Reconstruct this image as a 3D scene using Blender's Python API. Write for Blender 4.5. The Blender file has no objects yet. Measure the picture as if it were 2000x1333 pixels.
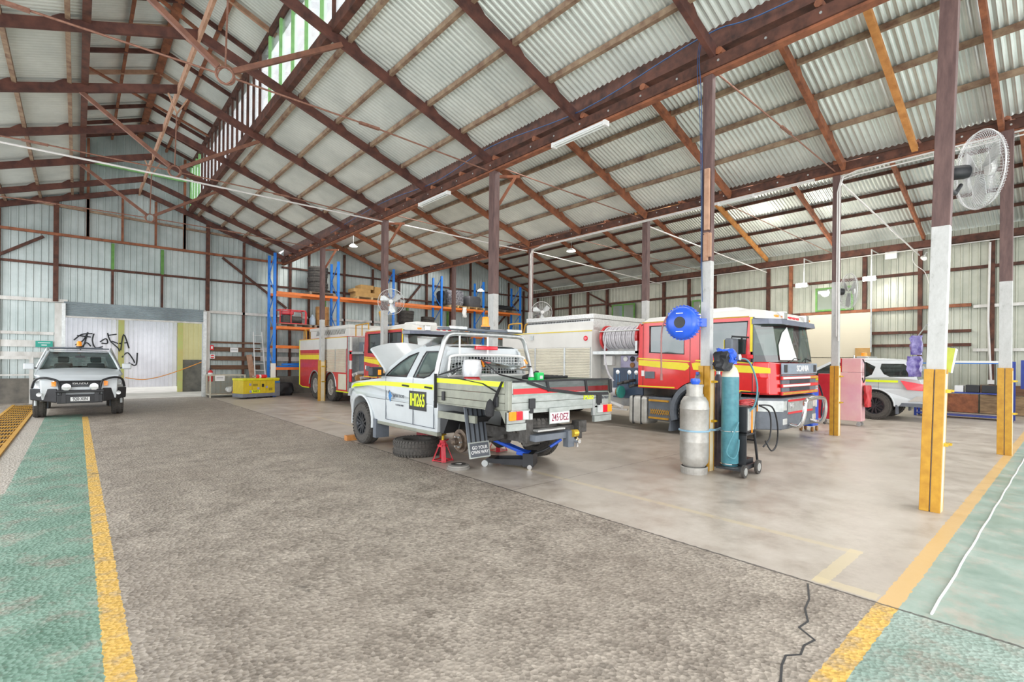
import bpy, bmesh, math, random
from mathutils import Vector as V, Matrix as MX
from mathutils.geometry import tessellate_polygon
PI = math.pi
random.seed(7)
SC = bpy.context.scene
COL = SC.collection

# ------------------------------------------------------------------ materials
def newmat(name):
    m = bpy.data.materials.new(name); m.use_nodes = True
    nt = m.node_tree; b = nt.nodes['Principled BSDF']
    return m, nt, b
def N(nt, t, **k):
    n = nt.nodes.new(t)
    for a, v in k.items(): setattr(n, a, v)
    return n
def noise_fac(nt, scale, detail=4, vec=None, stretch=None, rough=.6):
    tc = N(nt, 'ShaderNodeTexCoord'); src = tc.outputs['Object']
    if stretch:
        mp = N(nt, 'ShaderNodeMapping'); mp.inputs['Scale'].default_value = stretch
        nt.links.new(src, mp.inputs[0]); src = mp.outputs[0]
    n = N(nt, 'ShaderNodeTexNoise'); n.inputs['Scale'].default_value = scale
    n.inputs['Detail'].default_value = detail; n.inputs['Roughness'].default_value = rough
    nt.links.new(src, n.inputs['Vector'])
    return n.outputs[0]
def ramp(nt, fac, stops):
    r = N(nt, 'ShaderNodeValToRGB'); e = r.color_ramp.elements
    while len(e) < len(stops): e.new(.5)
    for q, (p, c) in zip(e, stops):
        q.position = p; q.color = (c[0], c[1], c[2], 1) if not isinstance(c, (int, float)) else (c, c, c, 1)
    nt.links.new(fac, r.inputs[0]); return r.outputs[0]
def mix(nt, fac, a, b):
    m = N(nt, 'ShaderNodeMix', data_type='RGBA')
    if isinstance(fac, (int, float)): m.inputs[0].default_value = fac
    else: nt.links.new(fac, m.inputs[0])
    for s, v in ((6, a), (7, b)):
        if isinstance(v, (int, float)): v = (v, v, v)
        if isinstance(v, (tuple, list)): m.inputs[s].default_value = (v[0], v[1], v[2], 1)
        else: nt.links.new(v, m.inputs[s])
    return m.outputs[2]
def bump(nt, b, fac, strength, dist=.01):
    bp = N(nt, 'ShaderNodeBump'); bp.inputs['Strength'].default_value = strength
    bp.inputs['Distance'].default_value = dist
    nt.links.new(fac, bp.inputs['Height']); nt.links.new(bp.outputs[0], b.inputs['Normal'])
def mat(name, c, rough=.5, metal=0, vary=.12, scale=6, c2=None, bmp=0, stretch=None, coat=0, emis=0):
    m, nt, b = newmat(name)
    b.inputs['Roughness'].default_value = rough; b.inputs['Metallic'].default_value = metal
    if coat: b.inputs['Coat Weight'].default_value = coat; b.inputs['Coat Roughness'].default_value = .08
    f = noise_fac(nt, scale, 5, stretch=stretch)
    c2 = c2 or tuple(max(0, x * (1 - vary * 2)) for x in c)
    nt.links.new(ramp(nt, f, [(.3, c2), (.65, c)]), b.inputs['Base Color'])
    if bmp: bump(nt, b, f, bmp)
    if emis:
        b.inputs['Emission Color'].default_value = (c[0], c[1], c[2], 1); b.inputs['Emission Strength'].default_value = emis
    return m
def glassmat(name, tint, refl=.12, opac=0.0, dark=(.02, .03, .03)):
    m, nt, b = newmat(name)
    out = nt.nodes['Material Output']
    t = N(nt, 'ShaderNodeBsdfTransparent'); t.inputs[0].default_value = (*tint, 1)
    g = N(nt, 'ShaderNodeBsdfGlossy'); g.inputs['Roughness'].default_value = .04
    f = noise_fac(nt, 2.0, 2)
    nt.links.new(ramp(nt, f, [(.3, (.75, .8, .8)), (.7, (.95, .97, .97))]), g.inputs[0])
    lw = N(nt, 'ShaderNodeLayerWeight'); lw.inputs[0].default_value = .35
    ma = N(nt, 'ShaderNodeMath', operation='MULTIPLY_ADD'); ma.inputs[1].default_value = .6; ma.inputs[2].default_value = refl
    nt.links.new(lw.outputs['Fresnel'], ma.inputs[0]); ma.use_clamp = True
    d = N(nt, 'ShaderNodeBsdfDiffuse'); d.inputs[0].default_value = (*dark, 1)
    ms0 = N(nt, 'ShaderNodeMixShader'); ms0.inputs[0].default_value = opac
    nt.links.new(t.outputs[0], ms0.inputs[1]); nt.links.new(d.outputs[0], ms0.inputs[2])
    ms = N(nt, 'ShaderNodeMixShader')
    nt.links.new(ma.outputs[0], ms.inputs[0]); nt.links.new(ms0.outputs[0], ms.inputs[1]); nt.links.new(g.outputs[0], ms.inputs[2])
    nt.links.new(ms.outputs[0], out.inputs[0]); return m

M = {}
M['timber'] = mat('dark_timber', (.13, .05, .032), .8, 0, c2=(.04, .018, .013), scale=5, stretch=(1, 1, 1), bmp=.15)
M['rafter'] = mat('rafter_timber', (.14, .052, .036), .75, 0, c2=(.05, .02, .017), scale=4, bmp=.15)
M['purlin'] = mat('purlin_timber', (.36, .26, .17), .75, 0, c2=(.15, .075, .05), scale=5, bmp=.1)
M['rust_timber'] = mat('reddish_timber', (.34, .12, .055), .75, 0, c2=(.14, .05, .027), scale=5, bmp=.1)
M['strut'] = mat('strut_timber', (.27, .12, .075), .6, 0, c2=(.15, .065, .045), scale=5)
M['new_timber'] = mat('orange_timber', (.65, .3, .09), .6, 0, c2=(.42, .16, .04), scale=5)
M['pale_timber'] = mat('pale_timber', (.5, .3, .2), .7, 0, c2=(.34, .18, .11), scale=6)
M['board'] = mat('brown_board', (.17, .085, .045), .7, 0, c2=(.09, .045, .025), scale=3, stretch=(1, 1, 8))
M['iron'] = mat('rusty_iron', (.33, .17, .12), .6, .3, c2=(.2, .09, .06), scale=20)
M['white_paint'] = mat('worn_white_paint', (.72, .71, .68), .6, 0, c2=(.5, .48, .44), scale=4, stretch=(1, 1, .4))
M['green_paint'] = mat('green_paint', (.12, .3, .06), .6, 0, c2=(.08, .2, .04))
M['pale_green'] = mat('pale_green_paint', (.35, .7, .25), .6, 0, c2=(.25, .55, .2))
M['yellow_guard'] = mat('yellow_painted_timber', (.6, .32, .03), .5, 0, c2=(.46, .22, .018), scale=9)
M['steel'] = mat('galvanised_steel', (.62, .64, .63), .4, .75, c2=(.45, .47, .47), scale=12)
M['chrome'] = mat('polished_steel', (.8, .8, .8), .15, 1, vary=.05)
M['wire'] = mat('pale_guard_wire', (.62, .62, .62), .4, .4, vary=.05)
M['white'] = mat('white_gloss', (.78, .8, .8), .25, 0, vary=.03, coat=.4)
M['utewhite'] = mat('ute_body_paint', (.60, .64, .66), .35, 0, vary=.03, coat=.35)
M['plastic_white'] = mat('white_plastic', (.8, .8, .78), .4, 0, vary=.04)
M['black'] = mat('black_plastic', (.025, .026, .03), .45, 0, vary=.2)
M['grey_plastic'] = mat('grey_plastic', (.15, .17, .2), .5, 0, vary=.12)
M['rubber'] = mat('tyre_rubber', (.045, .042, .04), .8, 0, c2=(.09, .08, .07), scale=8, bmp=.2)
M['tread'] = mat('worn_tyre_tread', (.06, .057, .053), .85, 0, c2=(.1, .09, .08), scale=30, bmp=.4)
M['dark_metal'] = mat('dark_chassis_metal', (.1, .095, .09), .6, .4, c2=(.05, .045, .04), scale=15)
M['brake'] = mat('brake_rust', (.2, .15, .11), .6, .4, c2=(.07, .05, .04), scale=14)
M['red'] = mat('fire_red', (.72, .018, .02), .22, 0, vary=.06, coat=.7)
M['dusty_red'] = mat('faded_red', (.6, .035, .04), .35, 0, vary=.1, coat=.3)
M['toolred'] = mat('tool_red', (.62, .03, .05), .3, 0, vary=.1, coat=.4)
M['pinkred'] = mat('glossy_pink_red_panel', (.85, .42, .48), .15, 0, c2=(.9, .58, .56), scale=2, coat=.8)
M['yellow'] = mat('signal_yellow', (.85, .7, .03), .4, 0, vary=.05)
M['stripeyellow'] = mat('dull_yellow_tape', (.75, .58, .05), .4, 0, vary=.05)
M['fluoro'] = mat('fluoro_yellow', (.72, .85, .02), .45, 0, vary=.04, emis=.08)
M['genyellow'] = mat('generator_yellow', (.72, .55, .03), .45, 0, vary=.08)
M['cream'] = mat('cream_shutter', (.72, .68, .55), .45, .1, c2=(.62, .58, .47), scale=2)
M['bodywhite'] = mat('truck_white_panel', (.72, .71, .67), .35, 0, vary=.06, scale=1.5)
M['alu'] = mat('chequer_aluminium', (.68, .68, .66), .35, .6, c2=(.5, .5, .49), scale=25, bmp=.3)
M['tray'] = mat('tray_aluminium', (.46, .49, .47), .42, .3, c2=(.33, .36, .34), scale=7, stretch=(1, 1, 2))
M['traydark'] = mat('tray_side_aluminium', (.33, .34, .28), .45, .3, c2=(.24, .25, .21), scale=5)
M['blue'] = mat('bright_blue', (.02, .12, .75), .35, 0, vary=.1, coat=.3)
M['rackblue'] = mat('rack_blue', (.02, .22, .78), .4, 0, vary=.08)
M['rackorange'] = mat('rack_orange', (.78, .2, .035), .45, 0, vary=.1)
M['navy'] = mat('navy_blue', (.03, .06, .32), .4, 0, vary=.1)
M['teal'] = mat('teal_paint', (.085, .27, .32), .4, 0, c2=(.06, .2, .25), scale=14)
M['lpg'] = mat('silver_cylinder_paint', (.5, .49, .46), .42, .4, c2=(.38, .36, .33), scale=9)
M['gascyl'] = mat('dark_cylinder_paint', (.055, .055, .075), .3, .2, c2=(.16, .12, .13), scale=4)
M['amber'] = mat('amber_lens', (.95, .3, .02), .15, 0, vary=.1, emis=.25)
M['redlens'] = mat('red_lens', (.75, .01, .03), .12, 0, vary=.1, coat=.5, emis=.08)
M['clear'] = mat('clear_lens', (.8, .82, .82), .08, .3, vary=.15)
M['lamp'] = mat('lamp_glow', (1, .97, .9), .3, 0, vary=0, emis=14)
M['tube'] = mat('tube_diffuser', (.75, .78, .75), .4, 0, vary=.03)
M['net'] = mat('black_cargo_webbing', (.03, .03, .033), .8, 0, vary=.2, scale=40)
M['card'] = mat('cardboard', (.55, .33, .12), .8, 0, vary=.1)
M['pallet'] = mat('pallet_wood', (.6, .42, .2), .8, 0, vary=.2)
M['oldpallet'] = mat('weathered_pallet', (.3, .24, .18), .85, 0, vary=.2)
M['wrap'] = mat('black_stretch_wrap', (.05, .05, .06), .2, 0, c2=(.35, .35, .38), scale=14, bmp=.5)
M['purple'] = mat('purple_wrap', (.09, .06, .3), .2, 0, c2=(.35, .3, .6), scale=15, bmp=.6)
M['skin_fabric'] = mat('seat_fabric', (.1, .11, .12), .85, 0, vary=.1)
M['interior'] = mat('dark_cabin_interior', (.06, .065, .065), .8, 0, vary=.1)
M['concrete'] = mat('dark_concrete', (.21, .19, .16), .85, 0, c2=(.1, .095, .085), scale=2.5, bmp=.3)
M['signwhite'] = mat('sign_white', (.82, .82, .82), .5, 0, vary=.02)
M['signred'] = mat('sign_red', (.75, .03, .04), .5, 0, vary=.04)
M['signgreen'] = mat('sign_green', (.02, .35, .27), .5, 0, vary=.04)
M['brightgreen'] = mat('bright_green_plastic', (.02, .7, .15), .4, 0, vary=.1)
M['maroon'] = mat('maroon_plate_ink', (.25, .02, .06), .5, 0, vary=.02)
M['logoblue'] = mat('logo_blue', (.03, .2, .5), .4, 0, vary=.05)
M['inkgrey'] = mat('dark_grey_ink', (.1, .11, .13), .5, 0, vary=.02)
M['hose'] = mat('white_layflat_hose', (.62, .6, .63), .6, 0, vary=.12, scale=20)
M['orange'] = mat('orange_cable', (.85, .33, .04), .5, 0, vary=.1)
M['barrelbrown'] = mat('rusty_brown_barrel', (.42, .22, .07), .6, .1, c2=(.26, .12, .04))
M['pvc'] = mat('white_conduit', (.7, .68, .66), .45, 0, vary=.06)
M['whiteboard'] = mat('cream_board', (.62, .57, .45), .6, 0, vary=.03, scale=.8)
M['rot_timber'] = mat('old_sleeper_timber', (.3, .2, .11), .8, 0, c2=(.13, .08, .045), scale=3, stretch=(1, 1, 5))
M['plastic_wrap'] = mat('clear_plastic_wrap', (.55, .55, .57), .2, .1, c2=(.75, .77, .8), scale=18, bmp=.6)
M['brass'] = mat('brass_yellow', (.75, .5, .05), .3, .6, vary=.1)
M['glass'] = glassmat('cabin_glass', (.72, .82, .8), .14)
M['glassgreen'] = glassmat('green_windscreen_glass', (.6, .72, .69), .12, .14, (.12, .19, .18))
M['glasstruck'] = glassmat('truck_side_glass', (.3, .38, .36), .1, .55, (.05, .07, .07))
M['glassdark'] = glassmat('dark_tinted_glass', (.12, .13, .14), .1, .55)
M['pane'] = glassmat('dusty_window_pane', (.6, .65, .6), .1, .6, (.4, .45, .38))
M['clearpane'] = glassmat('clear_skylight_pane', (1, 1, 1), -.04)

def corr_mat(name, base, dark, rust=False):
    m, nt, b = newmat(name)
    b.inputs['Metallic'].default_value = .5 if 'roof' in name else .3; b.inputs['Roughness'].default_value = .36
    f = noise_fac(nt, .9, 6); c = ramp(nt, f, [(.35, dark), (.62, base)])
    f2 = noise_fac(nt, 9, 4); c2 = mix(nt, ramp(nt, f2, [(.5, 0), (.85, .35)]), c, dark)
    nt.links.new(c2, b.inputs['Base Color']); return m
M['roof'] = corr_mat('corrugated_zinc_roof', (.76, .80, .76), (.6, .64, .61))
M['wall'] = corr_mat('ribbed_zinc_wall', (.52, .58, .57), (.38, .44, .43))
M['wall_right'] = corr_mat('ribbed_greenish_wall', (.50, .51, .43), (.36, .375, .31))
M['yardwall'] = corr_mat('ribbed_white_yard_wall', (.9, .88, .93), (.76, .74, .79))
M['yardcream'] = corr_mat('ribbed_cream_yard_wall', (.9, .8, .45), (.8, .7, .36))
M['shutterzinc'] = corr_mat('roller_curtain_zinc', (.62, .68, .7), (.5, .55, .57))

# ------------------------------------------------------------------ mesh builder
def frame(d, up=V((0, 0, 1))):
    d = d.normalized()
    if abs(d.dot(up)) > .98: up = V((1, 0, 0))
    s = d.cross(up).normalized(); u = s.cross(d).normalized()
    return s, u
class MB:
    def __init__(s): s.b = bmesh.new()
    def fv(s, pts): return [s.b.verts.new(p) for p in pts]
    def face(s, vs):
        try: return s.b.faces.new(vs)
        except ValueError: return None
    def quad(s, *pts): s.face(s.fv(pts)); return s
    def hexa(s, a, b):     # two quads
        va, vb = s.fv(a), s.fv(b)
        s.face(va[::-1]); s.face(vb)
        for i in range(len(a)): s.face([va[i], va[(i + 1) % len(a)], vb[(i + 1) % len(a)], vb[i]])
        return s
    def box(s, x0, x1, y0, y1, z0, z1):
        return s.hexa([(x0, y0, z0), (x1, y0, z0), (x1, y1, z0), (x0, y1, z0)], [(x0, y0, z1), (x1, y0, z1), (x1, y1, z1), (x0, y1, z1)])
    def beam(s, p, q, w, h, up=V((0, 0, 1))):
        p, q = V(p), V(q); sd, u = frame(q - p, V(up)); a, c = sd * w / 2, u * h / 2
        return s.hexa([p - a - c, p + a - c, p + a + c, p - a + c], [q - a - c, q + a - c, q + a + c, q - a + c])
    def prism(s, poly, fa, fb):
        return s.hexa([fa(*p) for p in poly], [fb(*p) for p in poly])
    def rings(s, rs, close=True, caps=True):
        vs = [s.fv(r) for r in rs]; n = len(rs[0])
        for a, b in zip(vs, vs[1:]):
            for i in range(n if close else n - 1): s.face([a[i], a[(i + 1) % n], b[(i + 1) % n], b[i]])
        if caps: s.face(vs[0][::-1]); s.face(vs[-1])
        return s
    def cyl(s, p, q, r, r2=None, n=16):
        p, q = V(p), V(q); sd, u = frame(q - p); r2 = r if r2 is None else r2
        R_ = lambda c, rr: [c + (sd * math.cos(t * 2 * PI / n) + u * math.sin(t * 2 * PI / n)) * rr for t in range(n)]
        return s.rings([R_(p, r), R_(q, r2)])
    def lathe(s, prof, o, ax=(0, 0, 1), n=24, caps=True):   # prof: (r, h)
        o = V(o); ax = V(ax).normalized(); sd, u = frame(ax)
        return s.rings([[o + ax * h + (sd * math.cos(t * 2 * PI / n) + u * math.sin(t * 2 * PI / n)) * max(r, .0005) for t in range(n)] for r, h in prof], caps=caps)
    def tube(s, pts, r, n=8, closed=False):
        pts = [V(p) for p in pts]; k = len(pts); rs = []; su = None
        for i, p in enumerate(pts):
            if closed: d = pts[(i + 1) % k] - pts[i - 1]
            else: d = pts[min(i + 1, k - 1)] - pts[max(i - 1, 0)]
            if d.length < 1e-9: d = V((0, 0, 1))
            d.normalize()
            if su is None: sd, u = frame(d)
            else:
                u = su - d * su.dot(d); u.normalize(); sd = d.cross(u)
            su = u
            rs.append([p + (sd * math.cos(t * 2 * PI / n) + u * math.sin(t * 2 * PI / n)) * r for t in range(n)])
        if closed: rs.append(rs[0])
        return s.rings(rs, caps=not closed)
    def circle(s, c, ax, R_, r, n=32, m=6, a0=0, a1=2 * PI):
        c = V(c); sd, u = frame(V(ax)); full = abs(a1 - a0 - 2 * PI) < 1e-4
        k = n if full else n + 1
        return s.tube([c + (sd * math.cos(a0 + (a1 - a0) * i / n) + u * math.sin(a0 + (a1 - a0) * i / n)) * R_ for i in range(k)], r, m, closed=full)
    def panel(s, outer, holes, f, g=None):
        pls = [[V((p[0], p[1], 0)) for p in outer]] + [[V((p[0], p[1], 0)) for p in h] for h in holes]
        tri = tessellate_polygon(pls); flat = list(outer) + [p for h in holes for p in h]
        A = s.fv([f(*p) for p in flat])
        for t in tri: s.face([A[i] for i in t])
        if g:
            B = s.fv([g(*p) for p in flat])
            for t in tri: s.face([B[i] for i in t][::-1])
            o = 0
            for lp in [outer] + list(holes):
                k = len(lp)
                for i in range(k): s.face([A[o + i], A[o + (i + 1) % k], B[o + (i + 1) % k], B[o + i]])
                o += k
        return s
    def build(s, name, m, parent=None, bevel=0, smooth=False, seg=2, merge=False, ang=35):
        if merge: bmesh.ops.remove_doubles(s.b, verts=s.b.verts, dist=.0005)
        bmesh.ops.recalc_face_normals(s.b, faces=s.b.faces)
        me = bpy.data.meshes.new(name); s.b.to_mesh(me); s.b.free()
        me.materials.append(m)
        if smooth:
            for p in me.polygons: p.use_smooth = True
            try: me.set_sharp_from_angle(angle=math.radians(40))
            except Exception: pass
        o = bpy.data.objects.new(name, me); COL.objects.link(o)
        if parent: o.parent = parent
        if bevel:
            bv = o.modifiers.new('bevel', 'BEVEL'); bv.width = bevel; bv.segments = seg; bv.limit_method = 'ANGLE'; bv.angle_limit = math.radians(ang)
        return o
def thing(name, label, cat, loc=(0, 0, 0), rz=0, group=None, rx=0, ry=0):
    o = bpy.data.objects.new(name, None); COL.objects.link(o); o.empty_display_size = .2
    o.location = loc; o.rotation_euler = (rx, ry, rz); o['label'] = label; o['category'] = cat
    if group: o['group'] = group
    return o
def tag(o, label, cat, group=None, kind=None):
    if label: o['label'] = label
    if cat: o['category'] = cat
    if group: o['group'] = group
    if kind: o['kind'] = kind
    return o
def struct(o): o['kind'] = 'structure'; return o
def dup(root, loc, rz=None, label=None, group=None):
    r = root.copy(); COL.objects.link(r); r.location = loc
    if rz is not None: r.rotation_euler[2] = rz
    if label: r['label'] = label
    if group: r['group'] = group
    for ch in root.children:
        c = ch.copy(); COL.objects.link(c); c.parent = r
        for g in ch.children:
            d = g.copy(); COL.objects.link(d); d.parent = c
    return r
def text(name, s, size, m, parent, loc, rot, depth=.003, sx=1, bold=0, align='CENTER', spacing=1):
    cu = bpy.data.curves.new('t', 'FONT'); cu.body = s; cu.size = size; cu.extrude = depth; cu.align_x = align; cu.align_y = 'CENTER'
    cu.offset = bold; cu.space_character = spacing
    o = bpy.data.objects.new('t', cu); COL.objects.link(o)
    dg = bpy.context.evaluated_depsgraph_get(); me = bpy.data.meshes.new_from_object(o.evaluated_get(dg))
    bpy.data.objects.remove(o); me.materials.clear(); me.materials.append(m)
    t = bpy.data.objects.new(name, me); COL.objects.link(t); t.location = loc; t.rotation_euler = rot; t.scale = (sx, 1, 1)
    if parent: t.parent = parent
    return t
def bez(pts, n=8):
    pts = [V(p) for p in pts]; out = []
    for i in range(len(pts) - 1):
        p0 = pts[max(i - 1, 0)]; p1 = pts[i]; p2 = pts[i + 1]; p3 = pts[min(i + 2, len(pts) - 1)]
        for k in range(n):
            t = k / n
            out.append(.5 * ((2 * p1) + (-p0 + p2) * t + (2 * p0 - 5 * p1 + 4 * p2 - p3) * t * t + (-p0 + 3 * p1 - 3 * p2 + p3) * t ** 3))
    out.append(pts[-1]); return out

# ------------------------------------------------------------------ camera
cam = bpy.data.cameras.new('camera'); co = bpy.data.objects.new('camera', cam); COL.objects.link(co)
F, CX, CY, H = 971., 1000., 705., 1.6
yaw = math.atan(850 / F); roll = .0092
fwd = V((math.sin(yaw), math.cos(yaw), 0)); rt = V((math.cos(yaw), -math.sin(yaw), 0)); up = V((0, 0, 1))
Rv = rt * math.cos(roll) + up * math.sin(roll); Uv = -rt * math.sin(roll) + up * math.cos(roll)
co.matrix_world = MX(((Rv.x, Uv.x, -fwd.x, 0), (Rv.y, Uv.y, -fwd.y, 0), (Rv.z, Uv.z, -fwd.z, H), (0, 0, 0, 1)))
cam.sensor_width = 36; cam.lens = F * 36 / 2000; cam.shift_y = (CY - 666.5) / 2000; cam.clip_end = 200
SC.camera = co

# ------------------------------------------------------------------ floor
def floor_mat():
    m, nt, b = newmat('painted_workshop_floor')
    tc = N(nt, 'ShaderNodeTexCoord'); nn = N(nt, 'ShaderNodeTexNoise'); nn.inputs['Scale'].default_value = 18; nn.inputs['Detail'].default_value = 4
    nt.links.new(tc.outputs['Object'], nn.inputs['Vector'])
    vm = N(nt, 'ShaderNodeVectorMath', operation='MULTIPLY_ADD'); nt.links.new(nn.outputs['Color'], vm.inputs[0])
    vm.inputs[1].default_value = (.035,) * 3; nt.links.new(tc.outputs['Object'], vm.inputs[2])
    sp = N(nt, 'ShaderNodeSeparateXYZ'); nt.links.new(vm.outputs[0], sp.inputs[0])
    X, Y = sp.outputs[0], sp.outputs[1]; o = .0175
    def gt(s, v):
        n = N(nt, 'ShaderNodeMath', operation='GREATER_THAN'); nt.links.new(s, n.inputs[0]); n.inputs[1].default_value = v + o; return n.outputs[0]
    def mul(*a):
        r = a[0]
        for q in a[1:]:
            n = N(nt, 'ShaderNodeMath', operation='MULTIPLY'); nt.links.new(r, n.inputs[0])
            if isinstance(q, float): n.inputs[1].default_value = q
            else: nt.links.new(q, n.inputs[1])
            r = n.outputs[0]
        return r
    def lt(s, v):
        n = N(nt, 'ShaderNodeMath', operation='LESS_THAN'); nt.links.new(s, n.inputs[0]); n.inputs[1].default_value = v + o; return n.outputs[0]
    def rect(x0, x1, y0, y1): return mul(gt(X, x0), lt(X, x1), gt(Y, y0), lt(Y, y1))
    big = noise_fac(nt, .35, 6); mid = noise_fac(nt, 2.2, 8, rough=.75); fine = noise_fac(nt, 28, 6, rough=.75)
    # nave: exposed aggregate
    vo = N(nt, 'ShaderNodeTexVoronoi'); vo.inputs['Scale'].default_value = 38; nt.links.new(tc.outputs['Object'], vo.inputs['Vector'])
    agg = ramp(nt, vo.outputs['Color'], [(.2, (.15, .125, .1)), (.8, (.5, .43, .36))])
    c = mix(nt, .5, ramp(nt, mid, [(.4, (.19, .158, .128)), (.6, (.46, .4, .335))]), agg)
    c = mix(nt, ramp(nt, big, [(.45, 0), (.65, .4)]), c, (.24, .195, .155))
    c = mix(nt, ramp(nt, fine, [(.6, 0), (.72, .4)]), c, (.55, .48, .4))
    # aisles: smoother slab
    s = ramp(nt, mid, [(.34, (.34, .285, .235)), (.5, (.46, .405, .345)), (.7, (.56, .505, .445))])
    s = mix(nt, ramp(nt, big, [(.44, 0), (.6, .35)]), s, (.27, .22, .18))
    slab = gt(X, 4.05); c = mix(nt, slab, c, s)
    wear = ramp(nt, noise_fac(nt, 5, 8, rough=.7), [(.50, 1), (.62, .45)])
    wear2 = ramp(nt, noise_fac(nt, 3, 8, rough=.75), [(.50, 1), (.63, .3)])
    green = ramp(nt, mid, [(.35, (.11, .22, .155)), (.65, (.24, .37, .29))])
    green2 = ramp(nt, mid, [(.35, (.2, .29, .24)), (.65, (.35, .43, .375))])
    c = mix(nt, mul(rect(-1.0, -.6, 8.2, 24), .7), c, (.5, .45, .39))
    c = mix(nt, mul(rect(-.62, .13, -8, 18.3), wear2), c, green)
    c = mix(nt, mul(rect(-1.9, -.61, -8, 8.2), wear2, .75), c, green)
    c = mix(nt, mul(rect(-9, 30, -8, .77), wear2), c, green2)
    yel = ramp(nt, fine, [(.35, (.62, .36, .06)), (.6, (.75, .47, .12))]); yel2 = (.64, .4, .14); pale = (.6, .49, .28)
    c = mix(nt, mul(rect(.115, .235, 1.2, 17.5), wear), c, yel)
    c = mix(nt, mul(rect(-9, 4.06, .77, .89), wear), c, yel)
    c = mix(nt, mul(rect(4.06, 30, .77, .885), .85), c, yel2)
    c = mix(nt, mul(rect(4.1, 5.05, 1.2, 1.3), .6), c, pale)
    c = mix(nt, mul(rect(4.94, 5.03, 1.2, 14), wear2, .42), c, pale)
    c = mix(nt, mul(rect(4.08, 4.2, .9, 1.3), wear2, .5), c, pale)
    # dark joint and crack lines
    spots = ramp(nt, noise_fac(nt, 1.1, 7, stretch=(1, .8, 1), rough=.7), [(.63, 0), (.69, .75)])
    c = mix(nt, mul(spots, lt(X, 4.0)), c, (.085, .075, .06))
    stain = ramp(nt, noise_fac(nt, .6, 7, rough=.72), [(.6, 0), (.7, .45)])
    c = mix(nt, mul(stain, slab), c, (.2, .165, .13))
    jn = mul(gt(X, 4.035), lt(X, 4.06)); c = mix(nt, mul(jn, .8), c, (.06, .05, .045))
    for y in (4.6, 9.7, 14.8): c = mix(nt, mul(gt(Y, y), lt(Y, y + .018), slab, .6), c, (.14, .11, .09))
    for y in (9.0,): c = mix(nt, mul(gt(Y, y), lt(Y, y + .02), lt(X, 4.0), .5), c, (.12, .09, .07))
    nt.links.new(c, b.inputs['Base Color'])
    rr = ramp(nt, mid, [(.3, .28), (.7, .55)]); rs = mix(nt, slab, ramp(nt, mid, [(.3, .42), (.7, .75)]), rr); nt.links.new(rs, b.inputs['Roughness'])
    b.inputs['Specular IOR Level'].default_value = .5
    hb = mix(nt, slab, mix(nt, .5, mix(nt, .4, noise_fac(nt, 9, 8, rough=.8), fine), vo.outputs['Distance']), .5)
    bp = N(nt, 'ShaderNodeBump'); bp.inputs['Strength'].default_value = .8; bp.inputs['Distance'].default_value = .03
    nt.links.new(hb, bp.inputs['Height']); nt.links.new(bp.outputs[0], b.inputs['Normal'])
    return m
M['floor'] = floor_mat()
struct(MB().quad((-14, -9, 0), (34, -9, 0), (34, 24.05, 0), (-14, 24.05, 0)).build('floor', M['floor']))
M['yard'] = mat('yard_concrete', (.6, .55, .48), .9, 0, c2=(.42, .38, .33), scale=1.5)
struct(MB().quad((-14, 24.05, -.01), (34, 24.05, -.01), (34, 40, -.01), (-14, 40, -.01)).build('floor', M['yard']))
# thin white tube imitating light reflected along the slab edge
mb = MB(); pts = [(4.12 + i * .3, .615 + .004 * math.sin(i * 1.7), .006) for i in range(40)]; mb.tube(pts, .008, 6)
tag(mb.build('edge_strip', M['plastic_white']), 'thin white line imitating the glint of light along the slab edge at the right', 'edge glint')
mb = MB(); cp = [(4.0, 1.29), (3.75, 1.2), (3.58, 1.17), (3.42, 1.1), (3.3, 1.11), (3.22, 1.0), (3.11, 1.02), (3.0, 1.0), (2.93, 1.05), (2.82, 1.03), (2.67, .98), (2.5, 1.0)]
for a, b in zip(cp, cp[1:]): mb.beam((a[0], a[1], .001), (b[0], b[1], .001), .012, .002)
tag(mb.build('floor_crack', M['black']), 'jagged dark crack in the rough floor near the bottom right', 'crack')
# grating at left
g = thing('drain_grate', 'yellow steel grating over floor trench beside the green strip at far left', 'grate', (-1.22, 0, 0))
mb = MB()
for x in (-.3, .28): MB().box(x - .035, x + .035, 9, 22.6, .001, .03).build('side_rail', M['yellow_guard'], g)
y = 9.0
while y < 22.5: MB().box(-.28, .26, y, y + .06, .004, .027).build('cross_bar', M['yellow_guard'], g); y += .62
mb = MB(); x = -.24
while x < .25: mb.box(x, x + .01, 9, 22.5, .004, .022); x += .045
mb.build('grid', mat('grate_mustard', (.5, .28, .03), .6, 0, c2=(.3, .15, .02)), g)
mb = MB().box(-.27, .25, 9, 22.5, .0012, .0035); mb.build('trench', M['concrete'], g)

# ------------------------------------------------------------------ roof
Y0, Y1 = -2.2, 24.0
def corr(p, vdir, L, name='ceiling', m=None, pitch=.105, amp=.017, y0=Y0, y1=Y1 + .15, parent=None):
    # corrugations run along vdir; waves repeat along Y
    mb = MB(); p = V(p); d = V(vdir).normalized(); nrm = d.cross(V((0, 1, 0))).normalized(); k = int((y1 - y0) / pitch * 6); A = []; B = []
    for i in range(k + 1):
        y = y0 + i * pitch / 6; o = nrm * amp * math.cos(2 * PI * i / 6)
        q = V((p.x, y, p.z)) + o; A.append(mb.b.verts.new(q)); B.append(mb.b.verts.new(q + d * L))
    for i in range(k): mb.face([A[i], A[i + 1], B[i + 1], B[i]])
    return struct(mb.build(name, m or M['roof'], parent, smooth=False))
def span(x0, z0, x1, z1, **k): return corr((x0, 0, z0), (x1 - x0, 0, z1 - z0), math.hypot(x1 - x0, z1 - z0), **k)
XR = 1.78
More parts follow.
